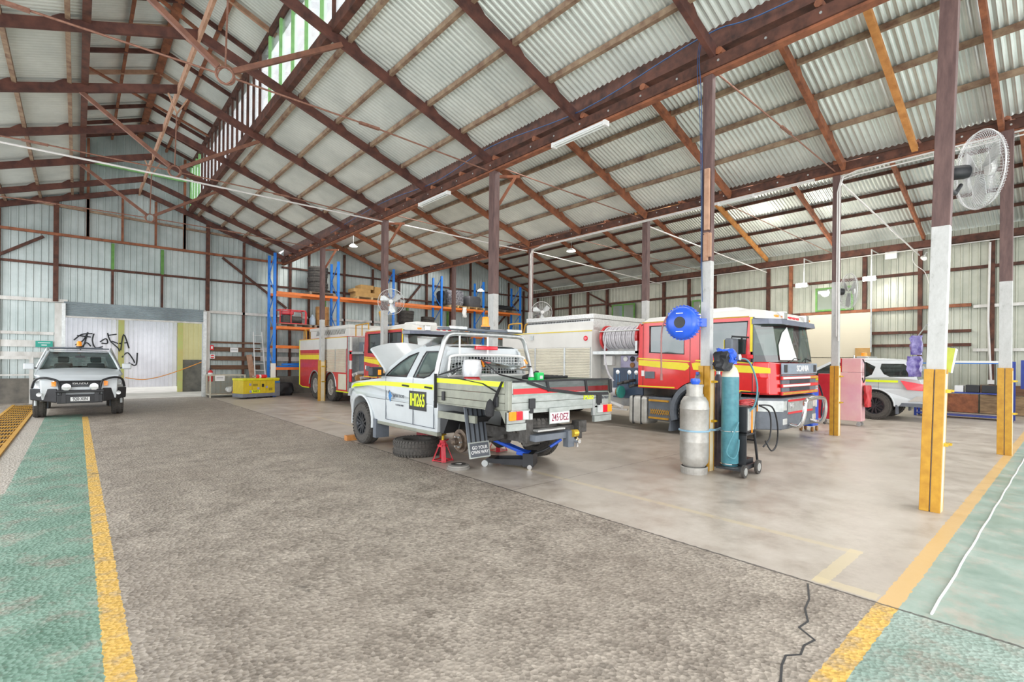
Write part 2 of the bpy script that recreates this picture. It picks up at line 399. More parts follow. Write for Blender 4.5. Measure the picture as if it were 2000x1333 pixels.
def nz(x): return 6.35 + .35 * (7.03 - (x if x > XR else 2 * XR - x))     # underside of nave sheeting
def rz_(x): return nz(x) - .28                                        # underside of nave rafters at +.. top = +.18
span(6.86, nz(6.86), 3.44, nz(3.44)); span(2 * XR - 6.86, nz(6.86), .12, nz(3.44))
MR, MT = 10.2, 9.52
span(3.72, MT - .02, XR, MR + .08); span(2 * XR - 3.72, MT - .02, XR, MR + .08)
def a1z(x): return 6.14 + .345 * (12.5 - x) if x > 8.8 else 7.416 - .42 * (8.8 - x)
def a2z(x): return 6.25 + .31 * (22.5 - x) if x > 17.6 else 7.77 - .31 * (17.6 - x)
span(12.62, a1z(12.62), 8.8, a1z(8.8)); span(7.3, a1z(7.3), 8.8, a1z(8.8))
span(22.75, a2z(22.75), 17.6, a2z(17.6)); span(12.8, a2z(12.8), 17.6, a2z(17.6))
# nave rafters
RY = [3.58 - 2.65 + 2.65 * i for i in range(0, 9)]; RY[-1] = 22.13
RY.append(23.85)
def cleat(mb, x, z, y, dx, dz, w=.07):
    # shaped block under each purlin, on top of the rafter
    p = [(-.26, 0), (-.2, .045), (-.1, .095), (.0, .1), (.02, 0)]
    mb.prism(p, lambda a, c: (x + dx * a - dz * c * 0, y - w / 2, z + dz * a + c), lambda a, c: (x + dx * a, y + w / 2, z + dz * a + c))
PX = [3.72, 4.55, 5.4, 6.25]
def nave_rafter(y, sgn):
    mb = MB(); X = lambda x: x if sgn > 0 else 2 * XR - x
    mb.beam((X(7.12), y, nz(7.12) - .19), (X(XR), y, nz(XR) - .19), .075, .18, up=(0, 0, 1))
    n = 1 / math.hypot(1, .35)
    for px in PX: cleat(mb, X(px), nz(px) - .1, y, -sgn * n * (-1), -.35 * n * (1), .07) if False else mb.prism([(-.04, 0), (-.04, .09), (.1, .085), (.2, .04), (.27, 0)], lambda a, c: (X(px + a * n), y - .036, nz(px + a * n) - .1 + c), lambda a, c: (X(px + a * n), y + .036, nz(px + a * n) - .1 + c))
    return mb
for y in RY[:]:
    for s in (1, -1):
        o = nave_rafter(y, s).build('rafter', M['rafter'])
        tag(o, 'dark brown sloping rafter with notched blocks under the %s slope of the high central roof' % ('right' if s > 0 else 'left'), 'rafter', 'central roof rafters, %s slope' % ('right' if s > 0 else 'left'))
for s in (1, -1):
    for px in PX:
        x = px if s > 0 else 2 * XR - px
        o = MB().box(x - .036, x + .036, Y0, Y1, nz(px) - .11, nz(px) - .015).build('purlin', M['purlin'])
        tag(o, 'long timber purlin carrying the corrugated sheets on the %s slope of the central roof' % ('right' if s > 0 else 'left'), 'purlin', 'central roof purlins, %s slope' % ('right' if s > 0 else 'left'))
o = MB().box(XR - .03, XR + .02, Y0, Y1, nz(XR) - .33, nz(XR) - .14).build('ridge_board', M['pale_timber'])
tag(o, 'pale ridge board joining the rafter peaks below the raised skylight', 'ridge board')
# raised skylight (monitor)
for s in (1, -1):
    x = 3.46 if s > 0 else 2 * XR - 3.46; zb = nz(3.46)
    sd = 'right' if s > 0 else 'left'
    o = MB().box(x - .07, x + .05, Y0, Y1, zb - .14, zb + .1).build('skylight_sill_beam', M['timber'])
    tag(o, 'dark beam along the foot of the %s side of the raised skylight' % sd, 'beam')
    o = MB().box(x - .05, x + .05, Y0, Y1, MT - .14, MT - .02).build('skylight_top_plate', M['timber'])
    tag(o, 'timber plate along the top of the %s side of the raised skylight' % sd, 'beam')
    k = 0; y = Y0 + .3
    while y < Y1:
        if 9.0 < y < 13.4 or y > 21.6: m = M['pale_green']
        else: m = M['timber']
        o = MB().box(x - .025, x + .025, y, y + .075, zb + .1, MT - .14).build('skylight_stud', m)
        tag(o, '%s upright stud in the %s side of the raised skylight' % ('pale green' if m == M['pale_green'] else 'dark brown', sd), 'stud', 'skylight studs, %s %s' % (sd, 'green' if m == M['pale_green'] else 'brown'))
        y += .85 if 9 < y < 13.4 else .6; k += 1
    w = struct(MB().box(x + (.02 if s > 0 else -.03), x + (.03 if s > 0 else -.02), Y0, Y1, zb + .1, MT - .14).build('window_%d' % (3 if s > 0 else 4), M['clearpane']))
    for px in (2.62,):
        xx = px if s > 0 else 2 * XR - px; zz = MT + (MR - MT) * (3.46 - px) / (3.46 - XR)
        o = MB().box(xx - .035, xx + .035, Y0, Y1, zz - .1, zz).build('skylight_purlin', M['rust_timber'])
        tag(o, 'single purlin halfway up the %s slope of the skylight roof' % sd, 'purlin')
    y = Y0 + .5
    while y < Y1 + .1:
        mb = MB(); mb.beam((x + .12 * s, y, MT - .09), (XR, y, MR - .07), .06, .11)
        o = mb.build('skylight_rafter', M['rafter'] if int(y) % 3 else M['pale_timber'])
        tag(o, 'slim rafter on the %s slope of the raised skylight roof' % sd, 'rafter', 'skylight rafters, %s slope' % sd)
        y += 1.325
o = MB().box(XR - .09, XR + .09, Y0, Y1, MR - .14, MR - .02).build('skylight_ridge_beam', M['rust_timber'])
tag(o, 'doubled ridge beam at the top of the raised skylight', 'beam')
# wind braces in the skylight
for i, (ya, yb) in enumerate([(7, 9.6), (12.3, 14.9), (17.6, 20.2)]):
    o = MB().beam((.13, ya, MT - .12), (3.43, yb, MT - .12), .08, .05).build('diagonal_brace', M['rust_timber'])
    tag(o, 'flat diagonal brace crossing the raised skylight at eave height', 'brace', 'skylight diagonal braces')
# aisle rafters
A1Y = [.96, 3.43, 5.95, 8.45, 11.0, 13.48, 16.0, 18.5, 21.0, 23.6]
for i, y in enumerate(A1Y):
    mb = MB(); mb.beam((12.6, y, a1z(12.6) - .19), (8.8, y, a1z(8.8) - .19), .075, .18); mb.beam((8.8, y, a1z(8.8) - .19), (7.25, y, a1z(7.25) - .19), .075, .18)
    for px in (9.75, 10.65, 11.55):
        mb.prism([(-.04, 0), (-.04, .09), (.1, .085), (.2, .04), (.27, 0)], lambda a, c: (px + a, y - .036, a1z(px + a) - .1 + c), lambda a, c: (px + a, y + .036, a1z(px + a) - .1 + c))
    tag(mb.build('rafter', M['rust_timber']), 'reddish rafter under the first side roof between the two post rows', 'rafter', 'first side roof rafters')
tag(MB().beam((12.6, 2.2, a1z(12.6) - .2), (8.8, 2.2, a1z(8.8) - .2), .1, .1).build('rafter', M['new_timber']), 'new bright orange timber rafter under the first side roof', 'rafter')
A2Y = [1.0, 3.65, 6.3, 8.95, 11.6, 14.2, 16.8, 19.4, 22.0, 23.7]
for i, y in enumerate(A2Y):
    mb = MB(); mb.beam((22.5, y, a2z(22.5) - .19), (17.6, y, a2z(17.6) - .19), .075, .18); mb.beam((17.6, y, a2z(17.6) - .19), (12.8, y, a2z(12.8) - .19), .075, .18)
    for px in (18.5, 19.5, 20.5, 21.5):
        mb.prism([(-.04, 0), (-.04, .09), (.1, .085), (.2, .04), (.27, 0)], lambda a, c: (px + a, y - .036, a2z(px + a) - .1 + c), lambda a, c: (px + a, y + .036, a2z(px + a) - .1 + c))
    om = i == 3
    tag(mb.build('rafter', M['new_timber'] if om else M['rust_timber']), 'bright orange rafter near the middle of the far side roof' if om else 'reddish brown rafter under the far side roof next to the right wall', 'rafter', None if om else 'far side roof rafters')
for px in (7.9, 9.75, 10.65, 11.55):
    tag(MB().box(px - .036, px + .036, Y0, Y1, a1z(px) - .11, a1z(px) - .015).build('purlin', M['purlin']), 'long weathered purlin under the first side roof', 'purlin', 'first side roof purlins')
for px in (14.2, 15.9, 18.5, 19.5, 20.5, 21.5):
    tag(MB().box(px - .036, px + .036, Y0, Y1, a2z(px) - .11, a2z(px) - .015).build('purlin', M['timber']), 'long dark purlin under the far side roof', 'purlin', 'far side roof purlins')
# main beams and box gutters above the post rows
def beams(x, word, zlow):
    b = thing('main_beam', 'long dark bolted timber beam on top of the %s post row' % word, 'beam', (x, 0, 0))
    MB().box(-.09, .09, Y0, Y1, zlow + .04, zlow + .21).build('upper_timber', M['timber'], b)
    MB().box(-.06, .07, Y0, Y1, zlow, zlow + .04).build('lower_batten', M['rust_timber'], b)
    mb = MB(); y = Y0 + .4
    while y < Y1: mb.cyl((-.1, y, zlow + .13), (-.088, y, zlow + .13), .018, n=8); y += .66
    mb.build('bolts', M['steel'], b)
    g = thing('box_gutter', 'dark timber box gutter in the roof valley above the %s post row' % word, 'gutter', (x, 0, 0))
    MB().box(.02, .08, Y0, Y1, zlow + .42, zlow + .72).build('side_board', M['timber'], g)
    MB().box(.02, .36, Y0, Y1, zlow + .38, zlow + .42).build('base_board', M['timber'], g)
    y = Y0 + .5
    while y < Y1:
        MB().cyl((-.05, y, zlow + .3), (.32, y, zlow + .3), .055, n=8).build('bearer_block', M['rust_timber'], g); y += 1.3
beams(7.06, 'left', 5.86); beams(12.7, 'right', 5.8)
# eave beam on right wall
tag(MB().box(22.3, 22.5, Y0, Y1, 5.72, 5.95).build('eave_beam', M['timber']), 'dark eave beam along the top of the right wall', 'beam')
tag(MB().box(2 * XR - 7.15, 2 * XR - 6.95, Y0, Y1, 5.88, 6.08).build('eave_beam', M['timber']), 'dark beam along the left eave of the central roof', 'beam')

# ------------------------------------------------------------------ posts
def shaft_mat(zb, name):
    m, nt, b = newmat(name); b.inputs['Roughness'].default_value = .55
    tc = N(nt, 'ShaderNodeTexCoord'); sp = N(nt, 'ShaderNodeSeparateXYZ'); nt.links.new(tc.outputs['Object'], sp.inputs[0])
    g = N(nt, 'ShaderNodeMath', operation='GREATER_THAN'); nt.links.new(sp.outputs[2], g.inputs[0]); g.inputs[1].default_value = zb
    f = noise_fac(nt, 5, 6, stretch=(3, 3, .6)); br = ramp(nt, f, [(.35, (.085, .045, .042)), (.65, (.15, .085, .075))])
    f2 = noise_fac(nt, 7, 8, stretch=(1, 1, .5), rough=.8); wh = ramp(nt, f2, [(.3, (.22, .21, .2)), (.42, (.46, .46, .445)), (.7, (.58, .58, .57))])
    nt.links.new(mix(nt, g.outputs[0], wh, br), b.inputs['Base Color']); bump(nt, b, f2, .12)
    return m
M['postA'] = shaft_mat(3.1, 'post_white_below_brown'); M['postB'] = shaft_mat(3.42, 'post_white_below_brown_tall')
def post(x, y, label, zt=5.86, m='postA', zy=1.55, w=.15, d=.18, guards=True, rx=0, brackets=True):
    p = thing('timber_post', label, 'post', (x, y, 0), rx=rx)
    MB().box(-w / 2, w / 2, -d / 2, d / 2, 0, zt).build('shaft', M[m], p, bevel=.006)
    if guards:
        for s in (-1, 1):
            a, c = (-d / 2 - .012, -.006) if s < 0 else (.006, d / 2 + .012)
            MB().box(-w / 2 - .035, -w / 2 + .001, a, c, 0, zy).build('guard_board', M['yellow_guard'], p, bevel=.004)
            MB().box(w / 2 - .001, w / 2 + .035, a, c, 0, zy).build('guard_board', M['yellow_guard'], p, bevel=.004)
        MB().box(-w / 2, w / 2, -d / 2 - .012, -d / 2 + .001, 0, zy - .05).build('side_facing', M['yellow_side'], p)
        if brackets:
            for z in (.72, 1.3): MB().box(-w / 2 + .02, w / 2 - .0, -d / 2 - .05, -d / 2 - .012, z, z + .035).box(w / 2 - .02, w / 2 + .02, -d / 2 - .07, -d / 2 - .03, z + .005, z + .03).build('strap_bracket', M['brass'], p)
    return p
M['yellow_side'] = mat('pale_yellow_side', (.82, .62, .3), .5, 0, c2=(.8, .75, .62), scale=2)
pA = [post(7.08, 1.07, 'nearest thick timber post, yellow foot, white middle and dark brown top, at front right', rx=.022, d=.155, w=.13),
      post(7.055, 3.66, 'timber post behind the silver gas cylinder carrying the blue hose reel', d=.15, w=.1),
      post(7.08, 8.75, 'timber post rising behind the orange beacon of the jacked-up ute', d=.2),
      post(7.08, 14.05, 'timber post with wall fan in front of the faded fire truck cab', d=.2),
      post(7.05, 19.1, 'slim post standing beside the rear wheels of the left fire truck', d=.2, w=.14)]
pB = [post(12.52, .88, 'second right-hand post with yellow foot beside the blue shelf near the right edge', m='postA', zt=5.8, d=.17, w=.11),
      post(12.76, 3.6, 'post with grey conduit between the red truck bumper and the pink-red tool cabinet', m='postB', zt=5.8, d=.145, w=.1),
      post(12.76, 8.55, 'post rising behind the hose reel of the front fire truck', m='postB', zt=5.8),
      post(12.76, 13.55, 'post with two white conduits behind the white truck body', m='postB', zt=5.8, d=.15, w=.12),
      post(12.76, 18.6, 'farthest narrow brown post in front of the wrapped pallets', m='postB', zt=5.8, d=.15, w=.14)]
MB().box(-.12, -.075, -.07, .0, 3.55, 4.45).box(-.12, -.075, -.06, .01, 2.55 + .95, 2.56 + .95).box(-.12, -.075, -.05, .01, 3.05 + .05, 3.48).build('packer_strip', M['pale_timber'], pA[1])
MB().box(-.11, -.076, -.1, .0, 3.15, 3.5).build('packer_strip', M['pale_timber'], pA[1])
for p in (pA[2], pA[3], pA[4]):
    MB().beam((.1, 0, 5.1), (.42, -.25, 5.8), .06, .06).beam((.07, 0, 5.78), (.5, -.3, 5.8), .06, .06).build('knee_brace', M['rust_timber'], p)
# conduits on row B
mb = MB(); mb.tube([(12.66, 3.52, .1 + 2), (12.66, 3.52, 5.5), (12.66, 3.45, 5.72), (12.66, 3.2, 5.78), (12.6, 0, 5.78)], .018, 8)
mb.tube([(12.66, 3.56, 2.2), (12.66, 3.56, 5.4), (12.66, 3.5, 5.66), (12.66, 3.2, 5.7), (12.6, 0, 5.7)], .014, 8)
tag(mb.build('conduit', M['pvc']), 'white conduits running up the post beside the tool cabinet and along the beam', 'conduit')
mb = MB()
for d in (.0, .07): mb.tube([(12.68, 13.5 - d, 2.2), (12.68, 13.5 - d, 5.55), (12.66, 13.4 - d, 5.7), (12.6, 12.8, 5.74 + d * .5), (12.6, 4.0, 5.76 + d * .5)], .018, 8)
tag(mb.build('conduit', M['pvc']), 'pair of white conduits on the far post running along the right beam', 'conduit')
mb = MB(); mb.tube([(-3.6, 14.1, 5.83), (1.7, 14.1, 5.85), (7.0, 14.1, 5.83), (7.16, 14.0, 5.83), (12.6, 13.6, 5.7)], .022, 8)
tag(mb.build('conduit', M['pvc']), 'long straight white conduit spanning the central bay to the post with the wall fan', 'conduit')
mb = MB(); mb.tube([(12.8, 3.6, 5.72), (22.3, 3.75, 5.45)], .022, 8)
tag(mb.build('conduit', M['pvc']), 'white conduit slanting from the second right post to the camera on the right wall', 'conduit')
mb = MB(); mb.tube([(12.8, 8.6, 5.7), (22.3, 8.9, 5.5)], .022, 8)
tag(mb.build('conduit', M['pvc']), 'white conduit slanting over the red cab to the right wall', 'conduit')
mb = MB(); mb.tube([(12.8, 13.55, 5.7), (22.3, 14.0, 5.55)], .02, 8)
tag(mb.build('conduit', M['pvc']), 'white conduit slanting across the far side bay', 'conduit')
mb = MB(); mb.tube([(22.28, Y0, 5.66), (22.28, 23.8, 5.66)], .018, 6)
tag(mb.build('conduit', M['pvc']), 'white conduit running along under the right eave', 'conduit')
mb = MB(); mb.tube(bez([(6.93, Y0, 6.3), (6.93, 2.5, 6.3), (6.93, 3.7, 6.42), (6.93, 6, 6.2), (6.93, 8.7, 6.38), (6.93, 11, 6.2), (6.93, 14, 6.35), (6.93, 18, 6.2)], 6), .009, 6)
mb.tube(bez([(6.93, 3.7, 6.4), (6.9, 3.74, 6.1), (6.93, 3.72, 5.6), (6.98, 3.72, 4.5), (6.98, 3.71, 3.1), (6.98, 3.7, 2.5)], 6), .006, 6)
mb.tube(bez([(6.94, 3.75, 6.4), (6.92, 3.78, 6.0), (6.96, 3.75, 5.2), (6.99, 3.735, 4.0), (6.99, 3.73, 3.0)], 6), .005, 6)
tag(mb.build('air_line', mat('blue_air_line', (.02, .08, .22), .5, 0)), 'blue air line drooping along the gutter and down to the hose reel post', 'pipe')

# trusses
def truss(y, label, struts):
    t = thing('roof_truss', label, 'truss', (1.72, y, 0)); zr = 6.03
    MB().circle((0, 0, zr), (0, 1, 0), .13, .018, 28, 8).circle((0, 0, zr), (.7, .7, 0), .13, .012, 24, 6).build('ring', M['iron'], t)
    for s in (-1, 1):
        MB().tube([(s * .12, 0, zr), (s * 2.4, 0, zr - .02), (s * 5.3, 0, 5.9)], .016, 8).box(s * 2.2 if s > 0 else -2.6, s * 2.2 + .4 if s > 0 else -2.2, -.03, .03, zr - .045, zr - .005).build('tie_rod', M['iron'], t)
    MB().tube([(0, 0, zr + .12), (.03, 0, nz(XR) - .75)], .014, 8).build('hanger_rod', M['iron'], t)
    MB().beam((.03, -.02, nz(XR) - .78), (-.2, -.02, nz(XR) - .22), .05, .03).beam((.03, .02, nz(XR) - .78), (.3, .02, nz(XR) - .25), .05, .03).build('hanger_strap', M['pale_timber'], t)
    for (x, z) in struts:
        sg = 1 if x > 0 else -1
        MB().beam((sg * .1, 0, zr + .1), (x, 0, z), .07, .08).build('strut', M['strut'], t)
truss(8.85, 'nearest iron and timber roof truss with ring at its centre', [(-1.75, 7.35), (1.85, 7.3)])
truss(14.2, 'middle iron and timber roof truss with ring below the peak', [(-1.75, 7.35), (1.85, 7.3)])
truss(19.5, 'farthest iron and timber roof truss with ring in front of the end wall', [(-1.75, 7.35), (1.85, 7.3)])
for i, y in enumerate([3.6, 8.6, 13.6]):
    o = MB().tube([(7.15, y + .02, 5.95), (9.9, y, 5.9), (12.62, y, 5.86)], .014, 6).box(9.6, 10.05, y - .025, y + .025, 5.89, 5.92).build('tie_rod', M['iron'])
    tag(o, 'rusty tie rod between left and right post rows, number of three hidden' if False else ['rusty tie rod starting at the blue reel post', 'rusty tie rod starting at the post behind the orange beacon', 'rusty tie rod starting at the post with the wall fan'][i], 'tie rod')
for i, y in enumerate([6.3, 11.6]):
    o = MB().tube([(12.8, y, 5.88), (17.6, y, 5.86), (22.4, y, 5.84)], .012, 6).build('tie_rod', M['iron'])
    tag(o, 'thin rusty tie rod spanning the far side bay', 'tie rod', 'far side bay tie rods')

# ------------------------------------------------------------------ walls
def ribwall(a0, a1, fixed, zb, zt, axis='x', name='wall_far', m=None, pitch=.19, depth=.022, sgn=-1, parent=None):
    mb = MB(); prof = [(0, 0), (.11, 0), (.125, 1), (.16, 1), (.175, 0)]
    pts = []; a = a0
    while a < a1:
        for u, h in prof:
            if a + u * pitch / .19 <= a1: pts.append((a + u * pitch / .19, h))
        a += pitch
    pts.append((a1, 0))
    lo = []; hi = []
    for u, h in pts:
        q = fixed + sgn * h * depth
        P = (lambda z: (u, q, z)) if axis == 'x' else (lambda z: (q, u, z))
        lo.append(mb.b.verts.new(P(zb(u) if callable(zb) else zb))); hi.append(mb.b.verts.new(P(zt(u) if callable(zt) else zt)))
    for i in range(len(pts) - 1): mb.face([lo[i], lo[i + 1], hi[i + 1], hi[i]])
    return mb.build(name, m or M['wall'], parent)
def gable(x):
    if x < 2 * XR - 6.86: return 6
    if x < 2 * XR - 3.46: return nz(x)
    if x <= 3.46: return MT + .1 + (MR - MT) * (1.68 - abs(x - XR)) / 1.68
    if x < 7.0: return nz(x)
    if x < 7.3: return 6.5
    if x < 12.6: return a1z(x)
    if x < 12.8: return 6.2
    return a2z(x)
EY = 24.02
DX0, DX1 = -.36, 3.92
wf = struct(ribwall(-3.6, DX0, EY, .0, gable))
struct(ribwall(DX0, DX1, EY, 3.3, gable)); struct(ribwall(DX1, 22.7, EY, .0, gable))
WR = 22.6
wr = struct(ribwall(-3, 24.0, WR, .0, 6.2, axis='y', name='wall_right', m=M['wall_right'], sgn=-1, pitch=.22, depth=.03))
def fx(name, mb, m, parent): return mb.build(name, m, parent)
FY = EY - .1
# end wall framing
def stud(x, z0, z1, m='timber', w=.09, d=.1): fx('stud', MB().box(x - w / 2, x + w / 2, FY - d + .05, FY + .05, z0, z1), M[m], wf)
for x, w in ((-.58, .14), (4.07, .13)): stud(x, 3.55, gable(x) - .25, 'timber', w, .14)
for x in (1.27, 2.3, .27, 3.25): stud(x, 5.95, min(gable(x), nz(x)) - .3, 'rust_timber', .07)
for x in (.27, 3.25): stud(x, 6, gable(x) - .1, 'rust_timber', .08)
for x in (.99, 2.52): stud(x, 3.55, 4.85, 'timber', .07); stud(x, 4.88, 5.85, 'green_paint', .09)
for x in (-2.0, 5.43, 8.2, 9.9, 11.4): stud(x, .85, gable(x) - .3, 'timber', .09)
for x in (6.75, 7.35, 12.9, 14.6, 16.2, 17.6, 19.2, 20.6, 21.9): stud(x, .0, gable(x) - .3, 'timber', .1)
for x in (8.95, 13.4, 16.0): stud(x, 3.4, 4.4, 'green_paint', .08)
fx('girt', MB().box(-3.6, 7, FY - .12, FY - .05, 5.88, 5.97), M['rust_timber'], wf)
fx('girt', MB().box(-3.6, 22.5, FY - .03, FY + .06, 4.82, 4.9), M['timber'], wf)
fx('girt', MB().box(7, 22.5, FY - .03, FY + .06, 5.72, 5.8), M['timber'], wf)
fx('girt', MB().box(-3.6, DX0 + .1, FY - .05, FY + .04, 3.52, 3.64), M['white_paint'], wf)
fx('girt', MB().box(DX1, 13, FY - .05, FY + .04, 3.47, 3.58), M['white_paint'], wf)
fx('girt', MB().beam((-1.9, FY, 7.0), (6.0, FY, 6.75), .08, .08), M['purlin'], wf)
fx('girt', MB().beam((.3, FY - .02, 8.75), (3.3, FY - .02, 8.75), .07, .09), M['pale_green'], wf)
for a, b_ in (((-2.0, 5.0), (-.9, 5.8)), ((4.6, 5.85), (6.6, 4.35)), ((6.6, 4.35), (7.2, 3.9)), ((12.8, 4.0), (14.2, 5.7)), ((19.5, 3.6), (21.5, 5.6))):
    fx('brace', MB().beam((a[0], FY - .02, a[1]), (b_[0], FY - .02, b_[1]), .07, .09), M['timber'], wf)
for z0, z1 in ((2.36, 2.46), (1.93, 2.16), (1.55, 1.76)): fx('rail_board', MB().box(-3.6, -.62, FY - .02, FY + .03, z0, z1), M['white_paint'], wf)
fx('rail_board', MB().box(-.6, DX0 + .02, FY - .1, FY + .05, 0, 3.5), M['white_paint'], wf)
for z0, z1 in ((2.22, 2.3), (1.88, 2.06), (1.5, 1.68), (1.12, 1.3)): fx('rail_board', MB().box(4.2, 6.1, FY - .06, FY - .01, z0, z1), M['board'], wf)
for z0, z1 in ((1.88, 2.08), (1.48, 1.68)): fx('rail_board', MB().box(6.1, 13, FY - .02, FY + .03, z0, z1), M['white_paint'], wf)
tag(MB().box(-3.6, -.63, FY - .25, FY + .04, 0, .84).build('concrete_upstand', M['concrete']), 'low stained concrete upstand at the foot of the end wall, left of the doorway', 'low wall')
tag(MB().box(6.2, 22.4, FY - .15, FY + .04, 0, .8).build('concrete_upstand', M['concrete']), 'low dark concrete upstand behind the pallet racking', 'low wall')
# roller door
d1 = thing('door_1', 'rolled-up zinc roller shutter over the open far doorway', 'roller door', (0, 0, 0)); d1['kind'] = 'structure'; del d1['label']; del d1['category']
mb = MB(); pts = []; n = 8
for i in range(n * 4 + 1):
    t = i / 4; pts.append((FY - .14 - .045 * math.cos(t * 2 * PI), 3.06 + .5 * i / (n * 4)))
a = [mb.b.verts.new((DX0, y, z)) for y, z in pts]; b_ = [mb.b.verts.new((DX1, y, z)) for y, z in pts]
for i in range(len(pts) - 1): mb.face([a[i], b_[i], b_[i + 1], a[i + 1]])
mb.build('door_curtain', M['shutterzinc'], d1)
MB().box(DX0, DX1, FY - .17, FY - .1, 3.0, 3.06).build('bottom_rail', M['white_paint'], d1)
MB().box(DX1 - .02, DX1 + .1, FY - .2, FY + .1, 0, 3.5).build('door_track', M['steel'], d1)
MB().box(DX1 + .1, DX1 + .24, FY - .1, FY + .1, 0, 3.5).build('door_post', M['white_paint'], d1)
MB().box(DX0 - .05, DX0 + .05, FY - .2, FY + .1, 0, 3.5).build('door_track', M['steel'], d1)
# yard outside
yw = struct(ribwall(-3, 3.7, 28, .25, 4.2, name='wall_yard', m=M['yardwall'], pitch=.16)); yw2 = struct(ribwall(3.7, 8, 28.1, 1.5, 4.5, name='wall_yard', m=M['yardcream'], pitch=.2))
struct(MB().box(3.72, 8, 27.95, 28.3, 0, 1.5).build('wall_yard', M['concrete']))
mossy = mat('mossy_yellow_post', (.55, .58, .2), .8, 0, c2=(.62, .5, .18), scale=3)
for i, x in enumerate((1.47, 3.65)):
    tag(MB().box(x - .1, x + .1, 27.8, 27.95, 0, 4.2).build('yard_post', mossy), ['mossy yellow post behind the black graffiti outside', 'mossy green post beside the cream yard wall outside'][i], 'post')
# graffiti (strokes on the outside wall)
mb = MB()
def stroke(pts): mb.tube(bez([(x, 27.77 if 1.25 < x < 1.7 else 27.955, z) for x, z in pts], 5), .026, 5)
stroke([(-.1, 2.3), (.15, 2.55), (.5, 2.6)]); stroke([(-.05, 2.1), (.2, 2.3), (.35, 2.65), (.2, 2.0)]); stroke([(.0, 2.5), (.45, 2.45)]); stroke([(.1, 1.9), (.3, 2.2), (.45, 2.05)])
stroke([(.55, 2.6), (.5, 2.3), (.6, 2.0), (.85, 2.05)]); stroke([(.75, 2.25), (.95, 2.4), (1.0, 2.2), (.8, 2.2)]); stroke([(1.0, 2.65), (1.1, 2.3), (1.35, 2.0), (1.4, 1.85)])
stroke([(1.05, 2.55), (1.3, 2.6)]); stroke([(1.15, 2.3), (1.35, 2.2)]); stroke([(1.45, 1.9), (1.55, 2.6), (1.75, 2.0)]); stroke([(1.4, 2.2), (1.7, 2.25)]); stroke([(1.5, 1.6), (1.7, 1.8), (1.9, 1.5), (1.95, 1.35)])
stroke([(1.75, 1.35), (2.0, 1.25), (2.05, 1.8)])
tag(mb.build('graffiti', M['black']), 'black spray-painted graffiti scrawl across the white yard wall outside', 'graffiti')
tag(MB().tube(bez([(1.6, 27.5, .7), (2.3, 27.4, .62), (3.2, 27.5, .85), (4.6, 27.6, 1.45)]), .02, 6).build('hose', M['orange']), 'orange hose sagging across the yard outside the far door', 'hose')
# right wall framing
RX = WR - .1
ys = [23.2, 21.8, 20.4, 19.0, 17.6, 15.2, 14.0, 12.6, 11.3, 8.9, 8.0, 5.4, 3.75, 1.9, .6]
for y in ys: fx('stud', MB().box(RX - .06, RX + .06, y - .06, y + .06, 0, 5.75), M['timber' if y not in (8.0,) else 'rust_timber'], wr)
for z, y0, y1, m in ((4.85, -2, 24, 'timber'), (3.62, 2.4, 24, 'timber'), (2.75, 2.4, 5.3, 'timber'), (2.28, 2.4, 5.3, 'timber'), (3.55, -2, 2.35, 'white_paint'), (2.1, -2, 2.35, 'white_paint'), (2.2, 7.2, 24, 'timber')):
    fx('girt', MB().box(RX - .05, RX + .05, y0, y1, z - .05, z + .05), M[m], wr)
fx('girt', MB().box(RX - .08, RX, 2.4, 7.6, 3.56, 3.66), M['rust_timber'], wr)
fx('brace', MB().beam((RX, 17.5, 4.8), (RX, 15.2, 3.6), .07, .08), M['timber'], wr); fx('brace', MB().beam((RX, 19, 5.6), (RX, 17.6, 4.9), .07, .08), M['timber'], wr)
def win(n, y0, y1, z0, z1):
    w = struct(MB().panel([(y0, z0), (y1, z0), (y1, z1), (y0, z1)], [[(y0 + .07, z0 + .07), ((y0 + y1) / 2 - .03, z0 + .07), ((y0 + y1) / 2 - .03, z1 - .07), (y0 + .07, z1 - .07)], [((y0 + y1) / 2 + .03, z0 + .07), (y1 - .07, z0 + .07), (y1 - .07, z1 - .07), ((y0 + y1) / 2 + .03, z1 - .07)]], lambda a, c: (RX - .1, a, c), lambda a, c: (RX - .04, a, c)).build('window_%d' % n, M['green_paint']))
    MB().box(RX - .07, RX - .06, y0 + .05, y1 - .05, z0 + .05, z1 - .05).build('pane', M['pane'], w)
    return w
win(1, 5.75, 7.05, 3.68, 4.62); win(2, 15.7, 17.2, 3.4, 4.75)
win(5, 11.5, 12.4, 3.7, 4.6)
tag(MB().box(22.2, 22.25, 5.15, 9.6, 1.85, 3.53).box(22.22, 22.26, 5.1, 9.6, 1.3, 1.83).build('wall_panel', M['whiteboard']), 'large plain cream board on the right wall behind the truck windscreen', 'panel')
tag(MB().box(22.14, 22.2, 5.12, 5.6, 1.86, 2.2).build('timber_offcut', M['card']), 'small tan offcut at the lower corner of the cream board', 'offcut')
for i, (y0, y1, z0, z1, m, l) in enumerate(((2.2, 3.1, .02, .62, 'rust_timber', 'flat reddish plywood sheet leaning low at the foot of the right wall'), (1.0, 2.15, .02, .62, 'rot_timber', 'wide old timber sleeper at the foot of the right wall between the posts'), (1.0, 2.15, .64, .95, 'board', 'dark timber plank above the old sleeper at the right wall'), (-.6, .6, .02, .6, 'rot_timber', 'timber sleeper at the far right edge of the right wall'), (-.6, .6, .62, .95, 'board', 'dark plank above the rightmost sleeper'))):
    tag(MB().box(22.3, 22.38, y0, y1, z0, z1).build('timber_sleeper', M[m]), l, 'timber')

